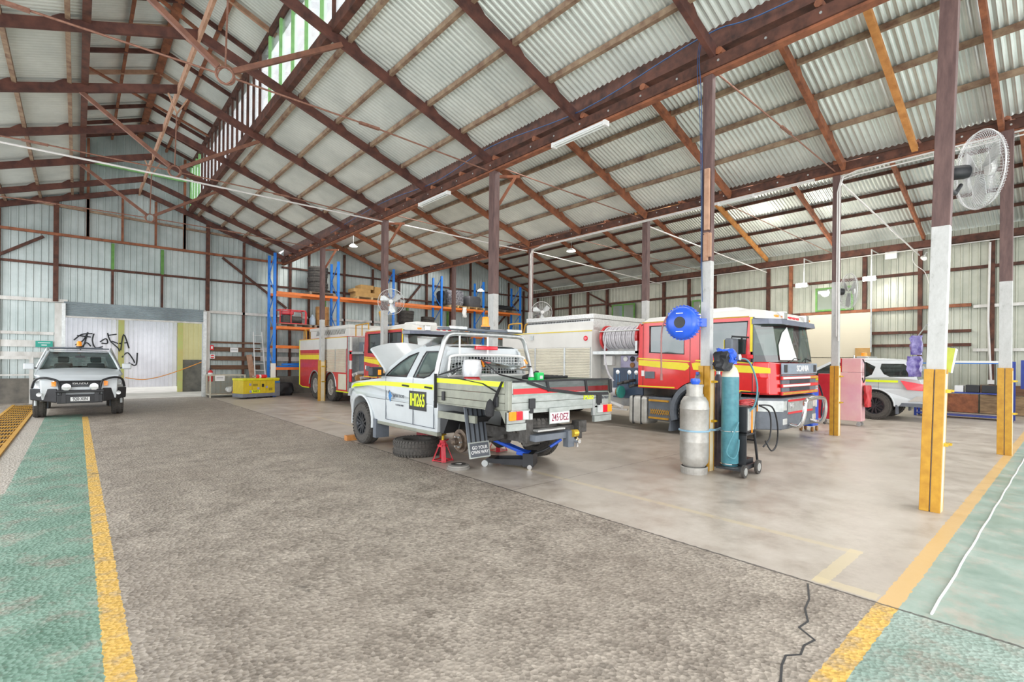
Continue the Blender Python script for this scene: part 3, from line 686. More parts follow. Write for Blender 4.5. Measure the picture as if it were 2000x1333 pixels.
# ------------------------------------------------------------------ racking
def upright(x, yf, yb, idx):
    u = thing('rack_frame', 'blue pallet rack upright frame, %s from the left along the end wall' % ['first', 'second', 'third', 'fourth', 'fifth', 'sixth'][idx], 'rack frame', (x, 0, 0))
    for y in (yf, yb): MB().box(-.05, .05, y - .04, y + .04, .012, 6.07).build('upright', M['rackblue'], u); MB().box(-.08, .08, y - .07, y + .07, 0, .012).build('foot_plate', M['rackblue'], u)
    z = .4; k = 0
    while z < 5.5:
        MB().beam((0, yf if k % 2 else yb, z), (0, yb if k % 2 else yf, z + .8), .03, .03).build('lattice_brace', M['rackblue'], u); z += .8; k += 1
RXs = [6.27, 9.0, 11.78, 14.59, 17.42, 20.25]
for i, x in enumerate(RXs): upright(x, 22.42, 23.25, i)
def rbeam(i, z, label=None):
    x0, x1 = RXs[i] + .055, RXs[i + 1] - .055
    for y, w in ((22.34, 'front'), (23.3, 'rear')):
        b = MB().box(x0, x1, y - .025, y + .025, z - .11, z).build('rack_beam', M['rackorange'])
        tag(b, 'orange %s rack beam at %s level in the %s rack bay' % (w, {4.45: 'top', 2.98: 'third', 2.16: 'second', 1.23: 'low'}[z], ['first', 'second', 'third', 'fourth', 'fifth'][i]), 'rack beam')
    
for i in range(5): rbeam(i, 4.45); rbeam(i, 2.98)
rbeam(0, 2.16); rbeam(0, 1.23)
def pallet(x, z, label, w=1.15, m='pallet', y=22.8):
    p = thing('pallet', label, 'pallet', (x, y, z))
    mb = MB()
    for k in range(7): yy = -.5 + k * .15; mb.box(-w / 2, w / 2, yy, yy + .1, .1, .12)
    mb.build('deck', M[m], p)
    mb = MB()
    for xx in (-w / 2, -.05, w / 2 - .1): mb.box(xx, xx + .1, -.5, .5, 0, .1)
    mb.build('bearers', M[m], p); return p
pallet(8.25, 4.45, 'weathered pallet under the stack of tyres on the top rack', m='oldpallet')
pallet(10.6, 4.45, 'pallet under the yellow-brown cartons on the top rack', 1.5)
pallet(15.6, 4.45, 'light pallet under the shrink-wrapped load on the top rack')
pallet(16.85, 4.45, 'light pallet under the black wrapped box on the top rack')
pallet(18.95, 4.45, 'pallet under dark machine parts on the rightmost top rack', 1.4, 'oldpallet')
pallet(7.1, 2.98, 'old pallet under the red framed generator', 1.4, 'oldpallet'); pallet(8.35, 2.98, 'old pallet under the brown barrel', .9, 'oldpallet')
pallet(12.75, 2.98, 'old pallet under the stacked car tyres', 1.2, 'oldpallet'); pallet(14.0, 2.98, 'old pallet under the leaning tyre stack', 1.0, 'oldpallet')
pallet(18.85, 2.98, 'old pallet under the shiny wrapped parts on the right rack', 1.7, 'oldpallet')
def tyre_mesh(r, w, ri, n=36, blocks=0):
    mb = MB(); prof = [(ri, -w * .42), (ri + .02, -w * .5), (r - .06, -w * .5), (r - .015, -w * .42), (r, -w * .3), (r, -w * .08), (r - .008, -w * .06), (r - .008, w * .06), (r, w * .08), (r, w * .3), (r - .015, w * .42), (r - .06, w * .5), (ri + .02, w * .5), (ri, w * .42), (ri, -w * .42)]
    mb.lathe(prof, (0, 0, 0), n=n, caps=False)
    return mb
def tread_blocks(mb, r, w, k=44):
    for i in range(k):
        a = 2 * PI * i / k
        for s in (-1, 1):
            aa = a + (s * .5) * PI / k
            c, sn = math.cos(aa), math.sin(aa); ta = V((-sn, c, 0)); ra = V((c, sn, 0)); h = PI * r / k * .66
            for z0, z1 in ((s * w * .12, s * w * .3), (s * w * .34, s * w * .5)):
                P = lambda rr, t, z: ra * rr + ta * t + V((0, 0, z))
                rr2 = r + .004 if abs(z1) < w * .4 else r - .012
                mb.hexa([P(r - .03, -h, z0), P(r - .03, h, z0), P(r - .03, h, z1), P(r - .03, -h, z1)], [P(r + .008, -h, z0), P(r + .008, h, z0), P(rr2, h, z1), P(rr2, -h, z1)])
    return mb
def stack(x, y, z, n, r, w, label, grp, lean=0):
    for i in range(n):
        mb = tyre_mesh(r, w, r * .6); tread_blocks(mb, r, w, 28)
        o = mb.build('tyre', M['rubber']); o.location = (x + .02 * math.sin(i * 2.1) + lean * i * 0, y, z + .12 + w / 2 + i * w); o.rotation_euler[1] = lean
        tag(o, label, 'tyre', grp)
stack(8.2, 22.8, 4.45, 5, .42, .235, 'big black truck tyre in the tall stack on the top rack', 'truck tyres on the top rack')
stack(12.72, 22.8, 2.98, 5, .37, .2, 'black car tyre in the straight stack on the second rack level', 'straight tyre stack'); stack(14.0, 22.8, 2.98, 4, .36, .19, 'black tyre in the leaning stack behind the fan post', 'leaning tyre stack', .06)
for i, (x0, x1, z0, z1) in enumerate(((9.85, 11.3, .12, .34), (9.75, 10.6, .34, .5), (10.1, 10.75, .5, .7), (10.8, 11.35, .34, .66))):
    o = MB().box(x0, x1, 22.45, 23.1, 4.45 + z0, 4.45 + z1).build('carton', M['card'], bevel=.01)
    tag(o, ['long flat yellow-brown carton at the bottom of the pile on the top rack', 'flat carton overhanging on the left of the pile on the top rack', 'small carton on top of the pile on the top rack', 'boxy carton at the right end of the pile on the top rack'][i], 'carton')
def blob(name, m, x0, x1, y0, y1, z0, z1, seed, amp=.04):
    mb = MB(); rnd = random.Random(seed); n = 14; rs = []
    for j in range(7):
        t = j / 6; sc = 1 if 0 < j < 6 else .86; z = z0 + (z1 - z0) * t
        r = []
        for i in range(n):
            a = 2 * PI * i / n; cx, cy = math.cos(a), math.sin(a); k = 1 / max(abs(cx), abs(cy)) ** .8
            r.append(((x0 + x1) / 2 + (x1 - x0) / 2 * sc * min(1, abs(cx * k)) * (1 if cx > 0 else -1) + rnd.uniform(-amp, amp), (y0 + y1) / 2 + (y1 - y0) / 2 * sc * min(1, abs(cy * k)) * (1 if cy > 0 else -1) + rnd.uniform(-amp, amp), z + (rnd.uniform(-amp, amp) * .5 if 0 < j else 0)))
        rs.append(r)
    mb.rings(rs); return mb.build(name, m, smooth=True)
tag(blob('wrapped_load', M['wrap'], 15.05, 16.15, 22.4, 23.2, 4.57, 5.4, 1), 'shrink-wrapped black load with shiny plastic on the top rack', 'wrapped load')
tag(blob('wrapped_load', M['black'], 14.75, 15.0, 22.5, 23.2, 4.57, 5.35, 5), 'dark bag beside the shrink-wrapped load on the top rack', 'bag')
tag(blob('wrapped_box', mat('dark_grey_wrap', (.1, .1, .11), .35, 0), 16.35, 17.35, 22.4, 23.2, 4.57, 5.2, 2, .02), 'square dark grey wrapped box on the top rack behind the beacon post', 'wrapped load')
tag(blob('machine_parts', M['black'], 18.3, 19.8, 22.4, 23.2, 4.57, 4.85, 3, .05), 'low pile of black machine parts on the rightmost top rack', 'machine parts')
tag(blob('rag', M['plastic_white'], 15.85, 16.1, 22.2, 22.3, 3.95, 4.5, 4, .03), 'pale rag hanging over the top rack beam', 'rag')
g = thing('portable_generator', 'red tube-framed portable generator on the third rack level', 'generator', (7.05, 22.75, 3.1))
mb = MB()
for y in (-.3, .3):
    mb.tube([(-.55, y, .02), (-.55, y, .6), (.5, y, .6), (.55, y, .5), (.55, y, .02), (-.55, y, .02)], .022, 8)
for x in (-.55, -.1, .5): mb.tube([(x, -.3, .6), (x, .3, .6)], .018, 6); mb.tube([(x, -.3, 0.02), (x, .3, .02)], .018, 6); mb.tube([(x, -.3, .02), (x, -.3, .62)], .018, 6)
mb.build('frame', M['signred'], g)
MB().box(-.45, .05, -.22, .22, .4, .58).build('fuel_tank', M['toolred'], g, bevel=.05, seg=3); MB().box(-.4, .0, -.2, .2, .05, .38).cyl((.0, 0, .2), (.42, 0, .2), .16).build('engine', M['dark_metal'], g, bevel=.02)
b_ = thing('barrel', 'rusty brown barrel beside the slim post on the third rack level', 'barrel', (8.4, 22.75, 3.1))
MB().lathe([(.0, 0), (.28, 0), (.29, .02), (.29, .25), (.3, .27), (.29, .29), (.29, .55), (.3, .57), (.29, .59), (.29, .84), (.28, .86), (.0, .86)], (0, 0, 0)).build('shell', M['barrelbrown'], b_, smooth=True)
MB().cyl((.1, .1, .86), (.1, .1, .9), .04).build('bung', M['dark_metal'], b_)
tag(MB().lathe([(0, 0), (.12, 0), (.13, .05), (.13, .3), (.05, .42), (.05, .48), (0, .48)], (7.95, 22.7, 3.1)).build('water_bottle', mat('pale_blue_plastic', (.4, .5, .6), .2, 0), smooth=True), 'pale blue plastic water bottle left of the brown barrel', 'bottle')
mb = MB().box(6.5, 7.6, 22.5, 22.9, 1.23, 1.29).beam((6.6, 22.5, 1.35), (7.9, 22.5, 1.32), .1, .06).beam((6.7, 22.7, 1.36), (7.8, 22.8, 1.38), .1, .07)
tag(mb.build('spare_rack_beam', M['rackblue']), 'pile of blue steel beams on the lowest rack level', 'beams')
tag(blob('junk_pile', M['plastic_wrap'], 18.05, 19.65, 22.5, 23.1, 3.105, 3.45, 8), 'pile of wrapped shiny parts on the lower level behind the yellow handrail', 'wrapped load')
tag(blob('cable_pile', M['black'], 6.45, 7.15, 22.6, 23.0, 0, .55, 9, .05), 'coiled black hoses on the ground to the right of the yellow generator', 'hose')

# ------------------------------------------------------------------ wheels and vehicles
def wheel(root, x, y, r, w, ri, side, name='wheel', rimmat='black', spokes=6, tm='tread', k=40, z=None):
    # axis along y, side=+1 outer face to +y
    mb = tyre_mesh(r, w, ri, 40); tread_blocks(mb, r, w, k)
    t = mb.build(name, M[tm], root, smooth=False); t.location = (x, y, r if z is None else z); t.rotation_euler = (-PI / 2 * side, 0, 0)
    # rim local z -> outward
    rb = MB(); rb.lathe([(ri + .012, w * .46), (ri - .015, w * .46), (ri - .03, w * .3), (ri - .035, -w * .3), (ri - .0, -w * .45)], (0, 0, 0), n=32, caps=False)
    rb.lathe([(0, w * .12), (ri * .95, w * .02), (ri * .95, -.01), (0, -.01)], (0, 0, 0), n=32)
    for i in range(spokes):
        a = 2 * PI * i / spokes
        for da in ((-.13, .13) if spokes < 8 else (0,)):
            c, s = math.cos(a + da), math.sin(a + da); c2, s2 = math.cos(a + da * 2.2), math.sin(a + da * 2.2)
            rb.beam((c * ri * .2, s * ri * .2, w * .3), (c2 * (ri - .02), s2 * (ri - .02), w * .36), .035, .04)
    rb.lathe([(0, w * .38), (ri * .2, w * .36), (ri * .26, w * .3), (ri * .26, w * .05), (0, w * .05)], (0, 0, 0), n=20)
    rb.build('rim', M[rimmat], t, smooth=True)
    return t
def arc(cx, cz, r, a0, a1, n=12): return [(cx + r * math.cos(math.radians(a0 + (a1 - a0) * i / n)), cz + r * math.sin(math.radians(a0 + (a1 - a0) * i / n))) for i in range(n + 1)]
M['rimdark'] = mat('charcoal_alloy', (.07, .075, .085), .3, .6, vary=.15)
M['rimsteel'] = mat('painted_steel_rim', (.55, .52, .48), .5, .3, vary=.15)

def cab_body(root, name, lower, W, gh, roofz, win_polys, tumble, belt, m, taper=None, th=.05):
    """lower: closed silhouette below the belt; gh: closed silhouette of greenhouse; holes: side windows"""
    def hw(x, z):
        w = W
        if z > belt: w -= tumble * (z - belt) / (roofz - belt)
        elif z < .75: w -= .05 * (.75 - z) / .4
        if taper: w -= taper(x)
        return w
    mb = MB(); n = len(lower)
    Lv = mb.fv([(x, hw(x, z), z) for x, z in lower]); Rv_ = mb.fv([(x, -hw(x, z), z) for x, z in lower])
    pl = [[V((x, z, 0)) for x, z in lower]]; tri = tessellate_polygon(pl)
    for t in tri: mb.face([Lv[i] for i in t]); mb.face([Rv_[i] for i in t][::-1])
    for i in range(n):
        mb.face([Lv[i], Lv[(i + 1) % n], Rv_[(i + 1) % n], Rv_[i]])
    mb.build(name, m, root, bevel=.045, seg=4, ang=30, smooth=True)
    for s in (1, -1):
        mb = MB(); mb.panel(gh, win_polys, lambda x, z: (x, s * hw(x, z), z), lambda x, z: (x, s * (hw(x, z) - th), z))
        mb.build('window_frame', m, root, smooth=False)
    return hw
def quadpane(name, pts, m, root): return MB().quad(*pts).build(name, m, root)

def ute(root, bar=True, hood_open=False, rear_tray=True, m='utewhite', full_glass=True, belt=1.3, rz=1.82, sx=1):
    # x forward, origin below front axle; silhouettes tuned to the photograph
    B = belt
    lower = [(-2.6, .5), (-.62, .47)] + arc(0, .44, .47, 175, 5, 12) + [(.72, .45), (.86, .5), (.9, .75), (.86, .98), (.72, 1.12), (.2, B - .12), (-.9, B - .02), (-2.62, B), (-2.66, .9)]
    gh = [(-.80, B - .02), (-1.02, B + .17), (-1.3, B + .33), (-1.6, B + .45), (-1.9, rz - .01), (-2.3, rz), (-2.56, rz), (-2.66, rz - .08), (-2.66, B - .02)]
    w1 = [(-1.0, B + .02), (-1.14, B + .13), (-1.34, B + .25), (-1.58, B + .36), (-1.84, B + .425), (-1.71, B + .02)]
    w2 = [(-1.93, B + .02), (-2.02, B + .35), (-2.07, B + .43), (-2.5, B + .43), (-2.57, B + .34), (-2.5, B + .17), (-2.4, B + .06), (-2.25, B + .02)]
    taper = lambda x: 0 if x < .3 else (x - .3) * .28
    hw = cab_body(root, 'body', lower, .915, gh, rz, [w1, w2], .2, B, M[m], taper)
    # roof
    mb = MB(); prof = [(-1.86, rz - .04), (-2.0, rz - .03), (-2.3, rz), (-2.6, rz - .03)]
    ys = [-1, -.85, 0, .85, 1]
    rows = [[(x, hw(x, z) * y, z + (.035 if abs(y) < .9 else 0) + (.015 if y == 0 else 0)) for y in ys] for x, z in prof]
    vs = [mb.fv(r) for r in rows]
    for a, b in zip(vs, vs[1:]):
        for i in range(4): mb.face([a[i], a[i + 1], b[i + 1], b[i]])
    mb.build('roof', M[m], root, smooth=True)
    # cab rear panel with window
    zt = rz - .02; r_ = []
    mb = MB(); mb.panel([(-.9, B - .05), (.9, B - .05), (.73, rz - .02), (-.73, rz - .02)], [[(-.7, B + .03), (.7, B + .03), (.62, B + .36), (-.62, B + .36)]], lambda y, z: (-2.66 + .1 * max(0, z - B), y, z), lambda y, z: (-2.62 + .1 * max(0, z - B), y, z))
    mb.build('cab_rear_panel', M[m], root)
    MB().box(-2.645, -2.635, -.7, .7, B + .03, B + .36).build('rear_window', M['glassdark'], root)
    # glass
    for s in (1, -1):
        for w, nm in ((w1, 'front_side_window'), (w2, 'rear_side_window')):
            mb = MB(); mb.panel(w, [], lambda x, z: (x, s * (hw(x, z) - .025), z)); mb.build(nm, M['glass'], root)
        mb = MB(); mb.tube([(x, s * (hw(x, z) + .002), z) for x, z in w1], .012, 6, closed=True); mb.tube([(x, s * (hw(x, z) + .002), z) for x, z in w2], .012, 6, closed=True); mb.build('window_seal', M['black'], root)
        MB().tube([(x - .02, s * (hw(x, z) - .03), z) for x, z in gh[:5]], .03, 8).build('windscreen_pillar', M[m], root, smooth=True)
        # door lines, handles
        mb = MB()
        for xs in (-1.0, -1.93, -2.55): mb.box(xs - .004, xs + .004, s * .905 if s > 0 else -.918, s * .918 if s > 0 else -.905, .56, B)
        mb.box(-2.55, -1.0, s * .895 if s > 0 else -.912, s * .912 if s > 0 else -.895, .555, .562)
        mb.build('door_gap', M['grey_plastic'], root)
        for xs in (-1.72, -2.42): MB().tube([(xs - .09, s * .925, B - .13), (xs - .06, s * .95, B - .125), (xs + .07, s * .95, B - .12), (xs + .1, s * .925, B - .12)], .014, 8).build('door_handle', M['black'], root)
        MB().box(-2.6, -.62, s * .84 - .05, s * .84 + .05, .44, .5).build('side_sill', M['traydark'], root, bevel=.01)
        # mirror
        mi = MB().box(-.98, -.82, min(s * .95, s * 1.17), max(s * .95, s * 1.17), B + .0, B + .17).build('mirror', M['black'] if hood_open else M[m], root, bevel=.03, seg=3)
        MB().beam((-.9, s * .88, B + .03), (-.9, s * 1.0, B + .05), .06, .04).build('mirror_arm', M['black'], mi)
        MB().box(-.985, -.975, min(s * .98, s * 1.15), max(s * .98, s * 1.15), B + .02, B + .15).build('mirror_glass', M['black'], mi); MB().box(-.988, -.984, min(s * 1.0, s * 1.06), max(s * 1.0, s * 1.06), B + .03, B + .12).build('mirror_lamp', M['amber'], mi)
        # flare around the front arch
        pts = arc(0, .44, .49, -12, 190, 18); mb = MB(); mb.tube([(x, s * (hw(x, .8) - .0), z) for x, z in pts], .028, 8); mb.build('wheel_arch_flare', M[m], root, smooth=True)
        MB().box(-.62, -.5, s * .78 - .13, s * .78 + .13, .18, .52).build('front_mud_flap', M['grey_plastic'], root)
    mb = MB(); vs = [mb.fv([(x, (hw(x, z) - .05) * t, z + .0) for t in (-1, -.6, 0, .6, 1)]) for x, z in [(-.82, B - .02), (-1.04, B + .16), (-1.32, B + .32), (-1.62, B + .44), (-1.88, rz - .02)]]
    for a, b in zip(vs, vs[1:]):
        for i in range(4): mb.face([a[i], a[i + 1], b[i + 1], b[i]])
    mb.build('windscreen', M['glass'], root, smooth=True)
    # interior
    mb = MB().box(-2.6, -.7, -.8, .8, .5, .62).box(-1.1, -.85, -.8, .8, .62, B - .03); mb.build('cabin_floor', M['interior'], root)
    for y in (.38, -.38):
        MB().box(-2.0, -1.5, y - .24, y + .24, .62, .88).hexa([(-2.0, y - .24, .85), (-1.85, y - .24, .85), (-1.85, y + .24, .85), (-2.0, y + .24, .85)], [(-2.12, y - .2, B + .15), (-2.02, y - .2, B + .15), (-2.02, y + .2, B + .15), (-2.12, y + .2, B + .15)]).box(-2.14, -2.04, y - .12, y + .12, B + .17, B + .36).build('seat', M['skin_fabric'], root, bevel=.03, seg=3)
    MB().circle((-1.35, -.38 * sx, B - .02), (1, 0, .45), .18, .015, 24, 6).tube([(-1.35, -.38 * sx, B - .02), (-1.1, -.38 * sx, B - .15)], .025, 6).build('steering_wheel', M['black'], root)
    # underbody
    mb = MB()
    for y in (.42, -.42): mb.box(-4.3, .6, y - .05, y + .05, .5, .66)
    for x in (-4.1, -3.3, -2.4, -1.2, .3): mb.box(x - .05, x + .05, -.42, .42, .52, .62)
    mb.cyl((-3.1, -.72, .42), (-3.1, .72, .42), .06).lathe([(0, -.17), (.12, -.14), (.17, 0), (.12, .14), (0, .17)], (-3.1, .05, .42), (1, 0, 0)).cyl((-3.0, 0, .45), (-.6, 0, .5), .04)
    for y in (.5, -.5): mb.beam((-3.75, y, .55), (-3.1, y, .36), .06, .05).beam((-3.1, y, .36), (-2.4, y, .52), .06, .05)
    mb.cyl((-1.9, -.3, .5), (-1.2, -.3, .5), .12); mb.build('chassis', M['dark_metal'], root)
    MB().box(-.35, .55, -.55, .55, .42, B - .3).build('engine', M['dark_metal'], root, bevel=.03)
    # nose
    xf = .9
    MB().box(.9, .925, -.42, .42, .82, .97).build('grille', M['black'], root, bevel=.01)
    for s in (1, -1):
        hl = MB().hexa([(.9, s * .48, .83), (.78, s * .82, .86), (.62, s * .86, 1.02), (.86, s * .5, .98)], [(.92, s * .48, .83), (.8, s * .84, .86), (.64, s * .88, 1.02), (.88, s * .5, .98)]).build('headlight', M['clear'], root)
        MB().hexa([(.925, s * .47, .84), (.915, s * .55, .84), (.905, s * .56, .95), (.9, s * .47, .97)], [(.935, s * .47, .84), (.925, s * .55, .84), (.915, s * .56, .95), (.91, s * .47, .97)]).build('indicator_lens', M['amber'], hl)
    return hw

# --- the jacked-up ute in the middle
U = thing('ute', 'white dual-cab ute with raised bonnet and aluminium tray, jacked up without rear wheel', 'ute', (4.99, 9.0, 0), PI / 2)
hwU = ute(U, hood_open=True)
hb = MB(); c0 = V((-.88, 0, 1.33)); d_ = V((.87, 0, .5)).normalized()
rowsn = []
for t in (0, .25, .5, .75, 1):
    r = []
    for y in (-1, -.8, -.4, 0, .4, .8, 1):
        L = (.98 + .17 * (1 - y * y)) * t; w = .80 - .06 * t
        q = c0 + d_ * L + V((0, y * w, 0)) + V((-.35, 0, .9)) * (.05 * (1 - y * y) + .05 * t * (1 - t))
        r.append(q)
    rowsn.append(r)
vs = [hb.fv(r) for r in rowsn]; vs2 = [hb.fv([q + V((.03, 0, -.035)) for q in r]) for r in rowsn]
for A_, flip in ((vs, 0), (vs2, 1)):
    for a, b in zip(A_, A_[1:]):
        for i in range(6): hb.face([a[i], a[i + 1], b[i + 1], b[i]])
for i in range(6): hb.face([vs[-1][i], vs[-1][i + 1], vs2[-1][i + 1], vs2[-1][i]])
for k_ in (0, 6):
    for j in range(4): hb.face([vs[j][k_], vs[j + 1][k_], vs2[j + 1][k_], vs2[j][k_]])
hb.build('bonnet', M['utewhite'], U, smooth=True)
MB().tube([(-.3, -.6, 1.15), (-.2, -.65, 1.65)], .01, 6).build('bonnet_stay', M['steel'], U)
for s in (1, -1):
    mb = MB(); pts = [(-2.65, 1.155), (-1.0, 1.15), (-.3, 1.12), (.3, 1.06), (.62, .99), (.6, .95), (.3, 1.0), (-.3, 1.05), (-1.0, 1.075), (-2.65, 1.075)]
    pts = [(x, z + .07) for x, z in pts]
    pl = pts; mb.panel(pl, [], lambda x, z: (x, s * (hwU(x, z) + .006), z)); mb.build('reflective_stripe', M['fluoro'], U)
wheel(U, 0, .80, .39, .24, .215, 1, rimmat='rimdark'); wheel(U, 0, -.80, .39, .24, .215, -1, rimmat='rimdark')
wheel(U, -3.08, -.80, .39, .24, .215, -1, rimmat='rimdark', z=.42)
hub = MB().lathe([(0, 0), (.165, .0), (.17, .03), (.17, .05), (.12, .055), (.12, .1), (.05, .11), (.05, .17), (.03, .19), (0, .19)], (-3.04, .72, .42), (0, 1, 0), 28).build('brake_disc', M['brake'], U, smooth=True)
mb = MB()
for i in range(6): a = i * PI / 3; mb.cyl((-3.08 + .08 * math.cos(a), .82, .42 + .08 * math.sin(a)), (-3.08 + .08 * math.cos(a), .86, .42 + .08 * math.sin(a)), .012, n=8)
mb.build('wheel_studs', M['steel'], hub)
# door lettering
def sidetext(nm, s, size, mt, x, z, parent=U, sx=1, bold=.0, y=.922, d=.002, W=1): return text(nm, s, size, M[mt], parent, (x, y, z), (PI / 2, 0, PI), d, sx, bold)
MB().box(-2.34, -1.82, .915, .922, .8, 1.1).build('number_decal', M['black'], U)
sidetext('fleet_number', 'IHI265', .28, 'fluoro', -2.08, .95, sx=.6, bold=.005, y=.924)
sidetext('company_lettering', 'INFRA TECHS', .075, 'inkgrey', -1.47, .985, sx=.8)
sidetext('company_lettering', 'P 07 4634 4455', .036, 'inkgrey', -1.47, .83, sx=.95) if False else sidetext('company_lettering', 'P: 07 9634 9400', .04, 'inkgrey', -1.5, .835)
MB().panel([(-1.2, 1.02), (-1.17, 1.05), (-1.13, 1.04), (-1.11, .97), (-1.15, .9), (-1.18, .87), (-1.2, .94), (-1.24, .98)], [], lambda x, z: (x, .921, z)).build('company_logo', M['logoblue'], U)
MB().panel([(-1.16, 1.06), (-1.13, 1.075), (-1.09, 1.04), (-1.12, 1.0)], [], lambda x, z: (x, .9215, z)).build('company_logo', M['inkgrey'], U)
# tray (Y 4.65..6.3 world => x -4.35..-2.7)
TX0, TX1, TW, TZ0, TZ1 = -4.36, -2.72, 1.01, .98, 1.345
tr = MB().box(TX0, TX1, -TW + .02, TW - .02, TZ0 - .02, TZ0 + .05).build('tray_floor', M['traydark'], U)
for s in (1, -1):
    y0, y1 = (TW - .03, TW) if s > 0 else (-TW, -TW + .03)
    sb = MB()
    for z0, z1 in ((TZ0 + .0, TZ0 + .085), (TZ0 + .09, TZ0 + .2), (TZ0 + .204, TZ1)): sb.box(TX0 + .04, TX1, y0, y1, z0, z1)
    sp_ = sb.build('tray_side', M['traydark'], U, bevel=.006)
    if s > 0: MB().box(TX0 + .06, TX1 - .04, TW + .001, TW + .004, 1.27, 1.335).build('reflective_stripe', M['fluoro'], sp_)
    for x in (-2.98, -4.18): MB().box(x - .03, x + .03, y1 if s > 0 else y0 - .03, y1 + .03 if s > 0 else y0, TZ0 + .04, TZ0 + .17).build('latch', M['black'], sp_, bevel=.006)
tg = MB()
for z0, z1 in ((TZ0, TZ0 + .09), (TZ0 + .094, TZ0 + .2), (TZ0 + .204, TZ1)): tg.box(TX0 - .03, TX0, -TW + .06, TW - .06, z0, z1)
tg = tg.build('tailgate', M['tray'], U, bevel=.005)
MB().box(TX0 - .036, TX0 - .03, -.93, .93, TZ0 + .2, TZ0 + .27).build('red_stripe', M['signred'], tg)
MB().box(TX0 - .034, TX0 - .03, -.93, .93, TZ0 + .27, TZ0 + .3).box(TX0 - .034, TX0 - .03, -.93, .93, TZ0 + .175, TZ0 + .2).build('grey_green_stripe', mat('grey_green_stripe', (.33, .42, .38), .5), tg)
for y in (.62, -.72): MB().box(TX0 - .06, TX0 - .03, y - .05, y + .05, TZ0 + .01, TZ0 + .14).box(TX0 - .05, TX0 - .03, y - .025, y + .025, TZ0 - .05, TZ0 + .03).build('latch', M['black'], tg, bevel=.006)
text('fleet_number', 'IHI265', .125, M['fluoro'], tg, (TX0 - .034, -.5, TZ0 + .12), (PI / 2, 0, -PI / 2), .002, .66, .002)
text('slogan_decal', 'GO YOUR\nOWN WAY', .06, M['inkgrey'], tg, (TX0 - .034, -.84, TZ0 + .12), (PI / 2, 0, -PI / 2), .002, .75)
for s in (1, -1): MB().box(TX0 - .035, TX0 + .04, min(s * .95, s * TW), max(s * .95, s * TW), TZ0 - .0, TZ1 + .0).build('corner_post', M['traydark'], U, bevel=.01)
MB().box(TX0 - .03, TX0 + .03, -TW + .05, TW - .05, TZ0 - .05, TZ0).build('rear_rail', M['tray'], U, bevel=.005)
for s in (1, -1):
    a, c = sorted((s * .62, s * TW))
    lb = MB().panel([(a, TZ0 - .16), (c, TZ0 - .16), (c, TZ0 - .02), (a, TZ0 - .02)], [], lambda y, z: (TX0 - .03, y, z), lambda y, z: (TX0 + .02, y, z)); lb.box(TX0 - .045, TX0 - .0, a, c, TZ0 - .165, TZ0 - .25)
    lb = lb.build('light_bracket', M['tray'], U)
    MB().hexa([(TX0, s * TW, TZ0 - .16), (TX0, s * (TW - .03), TZ0 - .16), (TX0, s * (TW - .03), TZ0), (TX0, s * TW, TZ0)], [(TX0 + .03, s * TW, TZ0 - .16), (TX0 + .03, s * (TW - .03), TZ0 - .16), (TX0 + .14, s * (TW - .03), TZ0), (TX0 + .14, s * TW, TZ0)]).build('side_gusset', M['traydark'], U)
    for k, (mm) in enumerate(('amber', 'redlens', 'clear')):
        yc = s * (.95 - .105 * k) if s > 0 else s * (.95 - .105 * k)
        MB().box(TX0 - .065, TX0 - .03, yc - .05, yc + .05, TZ0 - .12, TZ0 - .01).build('tail_light_lens', M[mm], U, bevel=.008)
    MB().box(TX0 - .036, TX0 - .03, s * .62 - .02, s * .62 + .03, TZ0 - .15, TZ0 + .08).build('hinge_strap', M['steel'], U)
# hoop and headboard
hp = MB(); zt = 2.0
pts = [(TX1 + .02, .97, TZ1 - .35), (TX1 + .02, .96, 1.4), (TX1 + .03, .86, 1.78), (TX1 + .03, .8, 1.93), (TX1 + .03, .7, zt), (TX1 + .03, .4, zt + .01), (TX1 + .03, 0, zt + .01)]
pts = bez(pts + [(x, -y, z) for x, y, z in pts[-2::-1]], 5); hp.tube(pts, .038, 12)
hp.build('headboard_hoop', M['steel'], U, smooth=True)
mb = MB(); q = bez([(TX1 - .02, .78, TZ1), (TX1 - .02, .76, 1.58), (TX1 - .02, .68, 1.67), (TX1 - .02, 0, 1.69), (TX1 - .02, -.68, 1.67), (TX1 - .02, -.76, 1.58), (TX1 - .02, -.78, TZ1)], 5); mb.tube(q, .02, 8)
mb.tube([(TX1 - .02, .77, 1.36), (TX1 - .02, -.77, 1.36)], .02, 8); mb.build('mesh_frame', M['plastic_white'], U, smooth=True)
mb = MB(); y = -.72
while y < .73: mb.cyl((TX1 - .02, y, 1.36), (TX1 - .02, y, 1.66), .0045, n=5); y += .06
z = 1.39
while z < 1.66: mb.cyl((TX1 - .02, -.74, z), (TX1 - .02, .74, z), .0045, n=5); z += .045
mb.build('window_mesh', M['steel'], U)
mb = MB().box(TX1 - .03, TX1 + .0, -.98, .98, TZ0, TZ1 + .02); mb.build('headboard', M['tray'], U)
for y in (.55, -.0): MB().cyl((TX1 + .02, y, 1.7), (TX1 + .02, y, 2.0), .015).build('hoop_post', M['plastic_white'], U)
MB().box(-2.72, -2.66, -.2, .24, 1.77, 1.83).build('high_brake_light', M['redlens'], U, bevel=.01)
bc = MB().box(TX1 - .03, TX1 + .12, -.72, .9, 2.06, 2.1).build('light_bar_plate', M['grey_plastic'], U, bevel=.008)
for y in (.62, -.52): MB().box(TX1 - .06, TX1 - .02, y - .16, y + .16, 2.07, 2.12).build('work_light', M['steel'], bc, bevel=.008)
